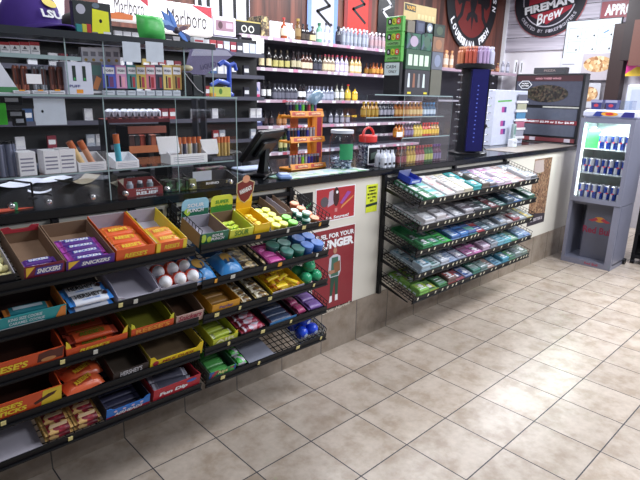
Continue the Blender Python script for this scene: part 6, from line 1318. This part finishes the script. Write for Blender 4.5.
def flask(c, lab, cap_, h=.17, w_=.035, name='liquor_bottle', shape=0):
    g = MB(); gl = mat('glass '+c, lin(c), .12, coat=.5, noise=.08); lb = hx(lab); cp = hx(cap_, .35)
    if shape == 0: pf = [(w_*.92, 0), (w_, h*.03), (w_, h*.12), (w_*1.01, h*.125, lb), (w_*1.01, h*.45, lb), (w_, h*.46, gl), (w_, h*.58), (w_*.8, h*.66), (w_*.32, h*.76), (w_*.3, h*.88), (w_*.38, h*.885, cp), (w_*.38, h, cp)]
    elif shape == 1: pf = [(w_*.9, 0), (w_*.8, h*.02), (w_*.84, h*.15), (w_*.9, h*.16, lb), (w_*.9, h*.5, lb), (w_*.85, h*.51, gl), (w_*.72, h*.6), (w_*.28, h*.72), (w_*.24, h*.9), (w_*.36, h*.905, cp), (w_*.36, h, cp)]
    else: pf = [(w_*.7, 0), (w_*.75, h*.02), (w_*.75, h*.2), (w_*.76, h*.21, lb), (w_*.76, h*.55, lb), (w_*.75, h*.56, gl), (w_*.7, h*.72), (w_*.3, h*.8), (w_*.3, h*.88), (w_*.42, h*.885, cp), (w_*.42, h, cp)]
    g.lathe(pf, gl, n=12, sq=.62 if shape == 0 else 1); return g.build(name, cat='bottle')
def shelf_row(z, specs, which, y=2.06):
    """specs: (px0, px1, n, glass, label, cap, h, name)"""
    for (p0, p1, n, c, l, cp, h, nm, *sh) in specs:
        o = flask(c, l, cp, h, .03 if n > 1 else .04, shape=sh[0] if sh else 0)
        for rw in range(2 if n > 2 else 1):
            for k in range(n):
                px = p0+(p1-p0)*(k+.5)/n; X = onY(px, 60, y)[0]; q = o if (k == 0 and rw == 0) else dup(o)
                q.location = (X+.012*rw, y+rw*.11+random.uniform(-.008, .008), z+.0005); tag(q, '%s on the %s back shelf' % (nm, which)+('' if n == 1 else ', %s%s' % ('rear row ' if rw else 'front row ' if n > 2 else '', 'leftmost' if k == 0 else 'rightmost' if k == n-1 else ORD[k])), None, '%s, %s back shelf' % (nm, which))
shelf_row(LZ[0], [(280, 287, 1, '9A4A2A', 'D8C8B0', 'B83A3A', .19, 'round brown bottle with a red cap', 1), (289, 294, 1, 'C8CCD8', 'E0E0E8', 'C8C8D0', .15, 'pale bottle beside the red capped one', 1), (296, 300, 1, '6A4A2A', '8A7048', 'A88A48', .2, 'tall amber bottle with a gold cap', 2), (301, 309, 2, '1E1A1E', '3A3028', '2A2A30', .16, 'black bottle', 0), (310, 315, 1, '3A3030', 'C8B888', '2A2A2A', .15, 'dark bottle with a cream label', 0), (316, 322, 1, '6AA088', 'C8D8D0', '2A6A4A', .19, 'green tinted bottle', 2), (323, 333, 2, 'B8BCD0', 'E0E4F0', '3A3A48', .2, 'clear bottle with a white label', 2), (334, 340, 1, '1A1A2A', '2A2A3A', '1A1A20', .18, 'near black tall bottle', 2), (341, 368, 7, '8A8E9C', '9AA0AC', 'D8DCE4', .185, 'clear spirit bottle with a white cap', 2), (369, 384, 4, '9A8A94', 'A88A90', 'E0E0E8', .175, 'faint pink spirit bottle with a white cap', 2)], 'top')
shelf_row(LZ[1], [(258, 272, 2, '1E1A1C', 'C8B890', '2A2A2A', .19, 'black bottle with a large gold oval label', 0), (273, 290, 3, '2A2420', 'A8A060', '3A3020', .17, 'dark bottle with an olive label', 0), (291, 300, 2, '30282A', 'B0A888', '2A2226', .17, 'dark bottle with a beige label', 1), (301, 312, 3, '4A2A20', 'C8B8A0', '1E1E22', .17, 'brown bottle with a pale label', 0), (313, 322, 2, '24262E', '3A3A48', '1A1A20', .16, 'slate black bottle', 0), (323, 334, 3, '8A7A6A', 'C8B898', '8A3040', .17, 'tan bottle with a maroon cap', 0), (335, 349, 3, 'A8A0B8', 'D8C8D8', 'A03048', .175, 'pale lilac bottle with a red cap', 0), (350, 362, 3, 'B89A68', 'D8C8A8', 'A83848', .175, 'golden bottle with a red cap', 0), (371, 384, 3, '8A4A24', 'B8863A', '5A2A1A', .13, 'short copper bottle', 1)], 'second')
shelf_row(LZ[2], [(260, 272, 2, '18181C', 'D8D8D8', '1A1A1A', .17, 'black bottle with a white label', 2), (273, 297, 6, '3A3A44', '5A5A68', '2A2A30', .15, 'smoky grey bottle', 0), (298, 306, 2, '2A2428', 'E0E0E4', '1E1E22', .15, 'dark bottle with a bright label', 2), (307, 334, 7, '7A7E90', '9AA0B0', '6A6A78', .14, 'clear grey flask', 0), (335, 345, 2, '8A8A80', 'D8DCE0', '2A2A2A', .17, 'clear bottle with a pale label', 1), (346, 352, 1, 'A88A38', 'D8C048', 'B83030', .17, 'yellow bottle', 1), (353, 358, 1, 'C8A030', 'E0B838', '2A2A2A', .14, 'bright golden bottle', 0)], 'third')
shelf_row(LZ[3], [(276, 287, 2, '8A5A38', 'A87850', '3A2A2A', .13, 'brown small bottle', 1), (262, 274, 2, '1E1A1E', '3A2A2E', '1E1E22', .14, 'black small bottle', 1), (330, 352, 4, '5A5A68', '8A8A98', '2A2A30', .14, 'grey small bottle', 0)], 'fourth')
shelf_row(LZ[4], [(278, 288, 2, '3A4A2A', 'B8B078', '2A2A22', .2, 'green bottle with a cream label', 2), (289, 300, 2, '2A3A28', 'C8C8A0', 'B8A040', .19, 'dark green bottle with a pale label', 2)], 'fifth')
# cartons at the left end of the top back shelf
def backbox(name, label, u0, u1, v0, zb, y, dep, mt, deco=None, cat='box'):
    A = onY(u0, 40, y); B = onY(u1, 40, y); W = B[0]-A[0]; H = onY((u0+u1)/2, v0, y)[2]-zb
    m = MB(); m.rbox(0, W, 0, dep, 0, H, mt, r=.003)
    if deco: deco(m, T(0, -.0003, 0)@FRONT, W, H)
    return m.build(name, None, (A[0], y, zb), label=label, cat=cat)
def rings(m, M, W, H):
    for x in (.35, .62): m.disc(W*x, H*.42, W*.11, H*.26, hx('C8C8C0'), M); m.disc(W*x, H*.42, W*.075, H*.18, BLACKP, M, .001)
    m.patch([(0, H*.9), (W, H*.9), (W, H), (0, H)], hx('A8985A'), M)
backbox('black_gift_carton', 'black carton with two pale rings on the top back shelf', 235, 261, 21, 2.0105, 2.04, .2, BLACKP, rings)
backbox('gift_carton', 'brown patterned carton right of the black ringed carton', 261.5, 269, 16, 2.0105, 2.03, .2, CAMO)
backbox('blank_white_card', 'blank white card behind the red capped bottle', 270, 291, 22, 2.0105, 2.2, .01, WHITE, cat='card')
def wbx(m, M, W, H): m.patch([(W*.1, H*.25), (W*.9, H*.25), (W*.9, H*.8), (W*.1, H*.8)], hx('8A6A78'), M); m.disc(W*.3, H*.55, W*.1, H*.2, hx('4A3038'), M, .001); m.patch([(W*.55, H*.4), (W*.85, H*.4), (W*.85, H*.7), (W*.55, H*.7)], hx('B89AA8'), M, .001)
# cigarette rack on the left
r = thing('cigarette_rack', 'dark cigarette rack with lit headers behind the counter, left', 'rack', (-1.9, 1.6, 0))
m = MB(); m.box(0, XB0+1.86, .1, .5, 0, 1.93, mat('rack black', lin('15151A'), .5)); m.build('cabinet', r)
for k in range(6):
    m = MB(); z = .95+k*.17; m.box(0, XB0+1.86, .0, .1, z, z+.01, BLACKP); m.box(0, XB0+1.86, -.004, 0, z-.01, z+.02, mat('rack rail', lin('4A4A58'), .4)); m.build('rack_shelf', r)
CIG = ['B8C0D0', 'A83A40', 'D8D8E0', '3A5A8A', 'C8B068', '4A8A68', 'E0E0E8', '8A3040', '2A2A3A', 'C8C8D0']
base = {}
rnd = random.Random(21)
for k in (1, 2, 3, 4, 5):
    z = .95+k*.17+.0105; x = -1.1
    while x < .78:
        if rnd.random() < (.30 if k < 4 else .7): 
            c = rnd.choice(CIG)
            if c not in base:
                g = MB(); g.rbox(0, .055, 0, .022, 0, .085, hx(c), r=.001); g.patch([(.006, .03), (.049, .03), (.049, .06), (.006, .06)], hx('E8E8EC'), T(0, -.0002, 0)@FRONT); base[c] = g.build('cigarette_pack', cat='cigarette pack'); q = base[c]
            else: q = dup(base[c])
            q.location = (x, 1.63, z); tag(q, 'cigarette pack on the %s tier of the dark rack' % ('', 'lowest visible', 'second lowest', 'third', 'fourth', 'top')[k], None, 'cigarette packs, tier %d' % k)
        x += .062
def marl(m, M, W, H, word='Marlboro'):
    m.patch([(W*.62, H*.98), (W*.98, H*.98), (W*.98, H*.6)], hx('B83A48'), M, .0008); m.text(word, M@T(W*.55, H*.5, .0012), W*.66, H*.56, hx('2A2228'), 0, .0)
def header_sign(label, u0, u1, v0, v1, deco, glow=(1, .96, .95), es=.35, y=1.58):
    A = onY(u0, (v0+v1)/2, y); B = onY(u1, (v0+v1)/2, y); z1 = onY((u0+u1)/2, v0, y)[2]; z0 = onY((u0+u1)/2, v1, y)[2]
    m = MB(); W = B[0]-A[0]; H = z1-z0; m.rbox(0, W, 0, .1, 0, H, mat('lit header', lin('E0DCE6'), .4, noise=0, emit=glow, es=es), r=.01); deco(m, T(0, -.0003, 0)@FRONT, W, H)
    m.build('cigarette_header', None, (A[0], y, z0), label=label, cat='lit sign')
COP = hx('B8622E')
header_sign('lit white cigarette header with a horse rider picture, right one', 153, 213, 3, 34, lambda m, M, W, H: (marl(m, M, W, H), m.patch([(W*.1, H*.1), (W*.3, H*.2), (W*.55, H*.15), (W*.6, H*.35), (W*.45, H*.3), (W*.12, H*.28)], hx('8A6A58'), M, .002)))
header_sign('lit cigarette header with an orange picture, middle one', 104, 149, -8, 21, lambda m, M, W, H: (marl(m, M, W, H), m.patch([(W*.1, H*.02), (W*.6, H*.05), (W*.62, H*.22), (W*.3, H*.28), (W*.08, H*.2)], COP, M, .002)))
header_sign('lit pale yellow cigarette header at the upper left', -40, 72, -20, 14, lambda m, M, W, H: (m.patch([(W*.55, H*.1), (W*.7, H*.1), (W*.66, H*.5)], COP, M, .001), m.patch([(W*.9, H*.0), (W*.99, H*.0), (W*.99, H*.99), (W*.93, H*.99)], hx('5A3A40'), M, .001)), glow=(1, .92, .72))
backbox('white_gift_carton', 'white carton with a photo window left of the black ringed carton', 214, 236, 17, onY(225, 36, 1.95)[2]-0.0, 1.95, .15, hx('D0C8D8'), wbx)
m = MB(); A = onY(214, 36, 1.95); B = onY(236, 36, 1.95); m.box(A[0]-.02, B[0]+.0, 1.93, 2.0, 1.93, A[2]-.0, hx('A8A4B4')); m.build('pale_shelf_block', None, label='pale block supporting the white photo carton', cat='block')
backbox('white_shelf_card', 'white price card hanging at the left end of the second back shelf', 252, 264, 38, 1.86, 1.985, .004, WHITE, cat='price card')
backbox('red_word_carton', 'white carton with red and blue print at the left of the third back shelf', 246, 260, 82, 1.4525, 2.05, .15, hx('A8A0B8'), lambda m, M, W, H: (m.patch([(W*.05, H*.1), (W*.95, H*.1), (W*.95, H*.3), (W*.05, H*.3)], hx('B03060'), M), m.patch([(W*.3, H*.5), (W*.9, H*.5), (W*.7, H*.9)], hx('4A5A8A'), M)))
backbox('blue_label_carton', 'navy carton with a pale label at the left of the fourth back shelf', 240, 262, 108, 1.2085, 2.05, .15, hx('2A2E58'), lambda m, M, W, H: (m.patch([(W*.1, H*.2), (W*.9, H*.2), (W*.9, H*.35), (W*.1, H*.35)], hx('B0B8E0'), M), m.patch([(W*.4, H*.6), (W*.8, H*.6), (W*.8, H*.8), (W*.4, H*.8)], hx('A8904A'), M)))
# right part of the back shelves
XS0 = onY(440, 70, 2.0)[0]; XS1 = 6.1; zr = onY(500, 72.5, 2.0)[2]
r = thing('corner_shelf_unit', 'back wall shelf in the right corner behind the blue tower', 'shelving unit', (XS0, 2.0, 0))
m = MB(); m.box(0, XS1-XS0, .004, .37, zr-.02, zr, SHB); m.box(0, XS1-XS0, 0, .004, zr-.035, zr+.004, PINK); m.build('shelf', r)
m = MB(); m.box(0, XS1-XS0, .004, .37, zr-.42, zr-.40, SHB); m.build('shelf', r)
m = MB(); m.box(0, XS1-XS0, .37, .39, .3, zr, mat('grey back board', lin('3C3A44'))); m.build('back_board', r)
m = MB(); m.box(0, .02, 0, .37, .3, zr-.03, mat('grey back board', lin('3C3A44'))); m.build('side_panel', r)
def rrow(p0, p1, n, c, l, cp, h, nm, z, sh=0, w_=.035):
    o = flask(c, l, cp, h, w_, shape=sh)
    for k in range(n):
        px = p0+(p1-p0)*(k+.5)/n; X = onY(px, 60, 2.06)[0]; q = o if k == 0 else dup(o); q.location = (X, 2.06+.03*(k % 2), z+.0005); tag(q, nm+' on the right corner shelf'+('' if n == 1 else ', %s' % ('left' if k == 0 else 'right' if k == n-1 else ORD[k])), None, nm+' in the right corner')
rrow(444, 453, 3, 'C8A080', 'D8C8B8', 'D89A68', .22, 'tall peach bottle', zr, 2)
rrow(490, 500, 3, '7A3A28', 'A87858', 'C89A50', .13, 'short amber bottle', zr, 1)
rrow(502, 512, 4, '8A8A9A', 'B8B8C8', 'C8C8D8', .17, 'clear bottle with a silver cap', zr, 2, .03)
for k in range(3):
    X = onY(515+k*5.5, 66, 2.03)[0]; g = MB(); g.box(0, .07, 0, .02, 0, .2, WHITE); g.box(.02, .05, -.001, 0, .03, .17, hx('3A3A3A')); g.build('white_frame_holder', None, (X, 2.03, zr+.0005), label='white framed card holder on the corner shelf, %s of three' % ('left', 'middle', 'right')[k], cat='holder')
o = flask('18161A', '2A2228', '3A3A40', .16, .03, shape=2)
for k in range(9):
    X = onY(487+k*3.3, 80, 2.06)[0]; q = o if k == 0 else dup(o); q.location = (X, 2.06+.03*(k % 2), zr-.3995); tag(q, 'dark bottle on the lower corner shelf, %s from the left' % ORD[k], None, 'dark bottles on the lower corner shelf')
# banners and the oval emblem on the wood wall
def banner(label, u0, u1, vb, mt, zz_m, side=None, y=2.385):
    A = onY(u0, vb, y); B = onY(u1, vb, y); W = B[0]-A[0]; zb = A[2]; H = 3.3-zb
    m = MB(); m.box(0, W, 0, .006, 0, H, mt)
    if side: m.box(-.06, 0, -.001, .006, 0, H, side); m.box(W, W+.06, -.001, .006, 0, H, side)
    pts = [(W*.18, .38*1), (W*.85, .22)]
    zig = [(.2, .62), (.8, .45), (.25, .36), (.85, .2)]
    for rep in range(2):
        for a, b in zip(zig[:-1], zig[1:]):
            p = Vector((a[0]*W, a[1]*.8+.05+rep*.5)); q = Vector((b[0]*W, b[1]*.8+.05+rep*.5)); d = (q-p).normalized()*.014; nrm = Vector((-d.y, d.x))*1.1
            m.patch([tuple(p-d+nrm), tuple(p-d-nrm), tuple(q+d-nrm), tuple(q+d+nrm)], zz_m, T(0, -.0015, 0)@FRONT)
    m.build('zigzag_banner', None, (A[0], y, zb), label=label, cat='banner')
banner('white banner with a black zigzag and blue edges', 311, 333, 44, hx('C8C8D8'), BLACKP, hx('7A98D0'))
banner('red banner with a black zigzag', 347, 367, 40, hx('D03028'), BLACKP, hx('8A2A28'))
banner('black banner with a white zigzag', 377, 393, 40, BLACKP, WHITE)
def stripes(label, u0, u1, vb, y=2.385):
    A = onY(u0, vb, y); B = onY(u1, vb, y); W = B[0]-A[0]; H = 3.3-A[2]; m = MB(); m.box(0, W, 0, .006, 0, H, hx('D8D4E0'))
    for x in (.2, .42, .68, .93): m.patch([(W*x, 0), (W*(x+.06), 0), (W*(x+.04), H), (W*(x-.02), H)], BLACKP, T(0, -.001, 0)@FRONT)
    for x in (.06,): m.patch([(W*x, 0), (W*(x+.08), 0), (W*(x-.04), H*.8), (W*(x-.06), H*.8)], BLACKP, T(0, -.001, 0)@FRONT)
    m.build('striped_banner', None, (A[0], y, A[2]), label=label, cat='banner')
stripes('white banner with black slanted bars above the cartons', 196, 250, 28)
# oval emblem
A = onY(474, 0, 2.37); B = onY(497, 0, 2.37); rx = (B[0]-A[0])*1.05; r = thing('oval_emblem', 'large dark oval emblem with a red centre and a black lily on the wood wall', 'emblem', (A[0], 2.385, A[2]+.0))
zb = onY(474, 52, 2.37)[2]; RY = .72; cz_ = zb+RY-A[2]
def oval(a, b, n=48): return [(a*math.cos(2*math.pi*i/n), cz_+b*math.sin(2*math.pi*i/n)) for i in range(n)]
m = MB(); m.prism(oval(rx, RY), 0, .012, hx('16161C'), M=FRONT); m.build('oval_board', r)
m = MB(); MF = FRONT@T(0, 0, .0125); m.prism(oval(rx*.72, RY*.74), 0, .002, hx('6E2220'), M=MF)
def FL(pts, z=.003): m.prism([(x*rx*1.18, cz_+.04+y*RY*1.2) for x, y in pts], .002, z, hx('16161C'), M=MF)
FL([(-.08, .5), (.08, .5), (.12, -.1), (.05, -.3), (.0, -.55), (-.05, -.3), (-.12, -.1)])
for s_ in (-1, 1):
    FL([(s_*.12, -.02), (s_*.2, .12), (s_*.42, .2), (s_*.55, .08), (s_*.56, -.12), (s_*.45, -.2), (s_*.3, -.12), (s_*.14, -.12)], .0035)
    FL([(s_*.26, -.12), (s_*.36, -.12), (s_*.4, -.3), (s_*.52, -.42), (s_*.46, -.46), (s_*.32, -.34), (s_*.3, -.24)], .0032)
    FL([(s_*.04, -.25), (s_*.16, -.3), (s_*.2, -.4), (s_*.14, -.42), (s_*.05, -.34)], .0031)
m.build('lily_mark', r)
m = MB()
for ch, ang in [('L', 213), ('O', 222), ('U', 231), ('I', 239), ('S', 246), ('I', 253), ('A', 261), ('N', 270), ('A', 279), ('F', 297), ('I', 304), ('S', 311), ('H', 319), ('N', 352), ('S', 2)]:
    a = math.radians(ang); m.text(ch, MF@T(rx*.87*math.cos(a), cz_+RY*.87*math.sin(a), .001)@R(ang+90), .07, .1, WHITE, 0, .05)
m.build('white_lettering', r, label='white letters round the rim')
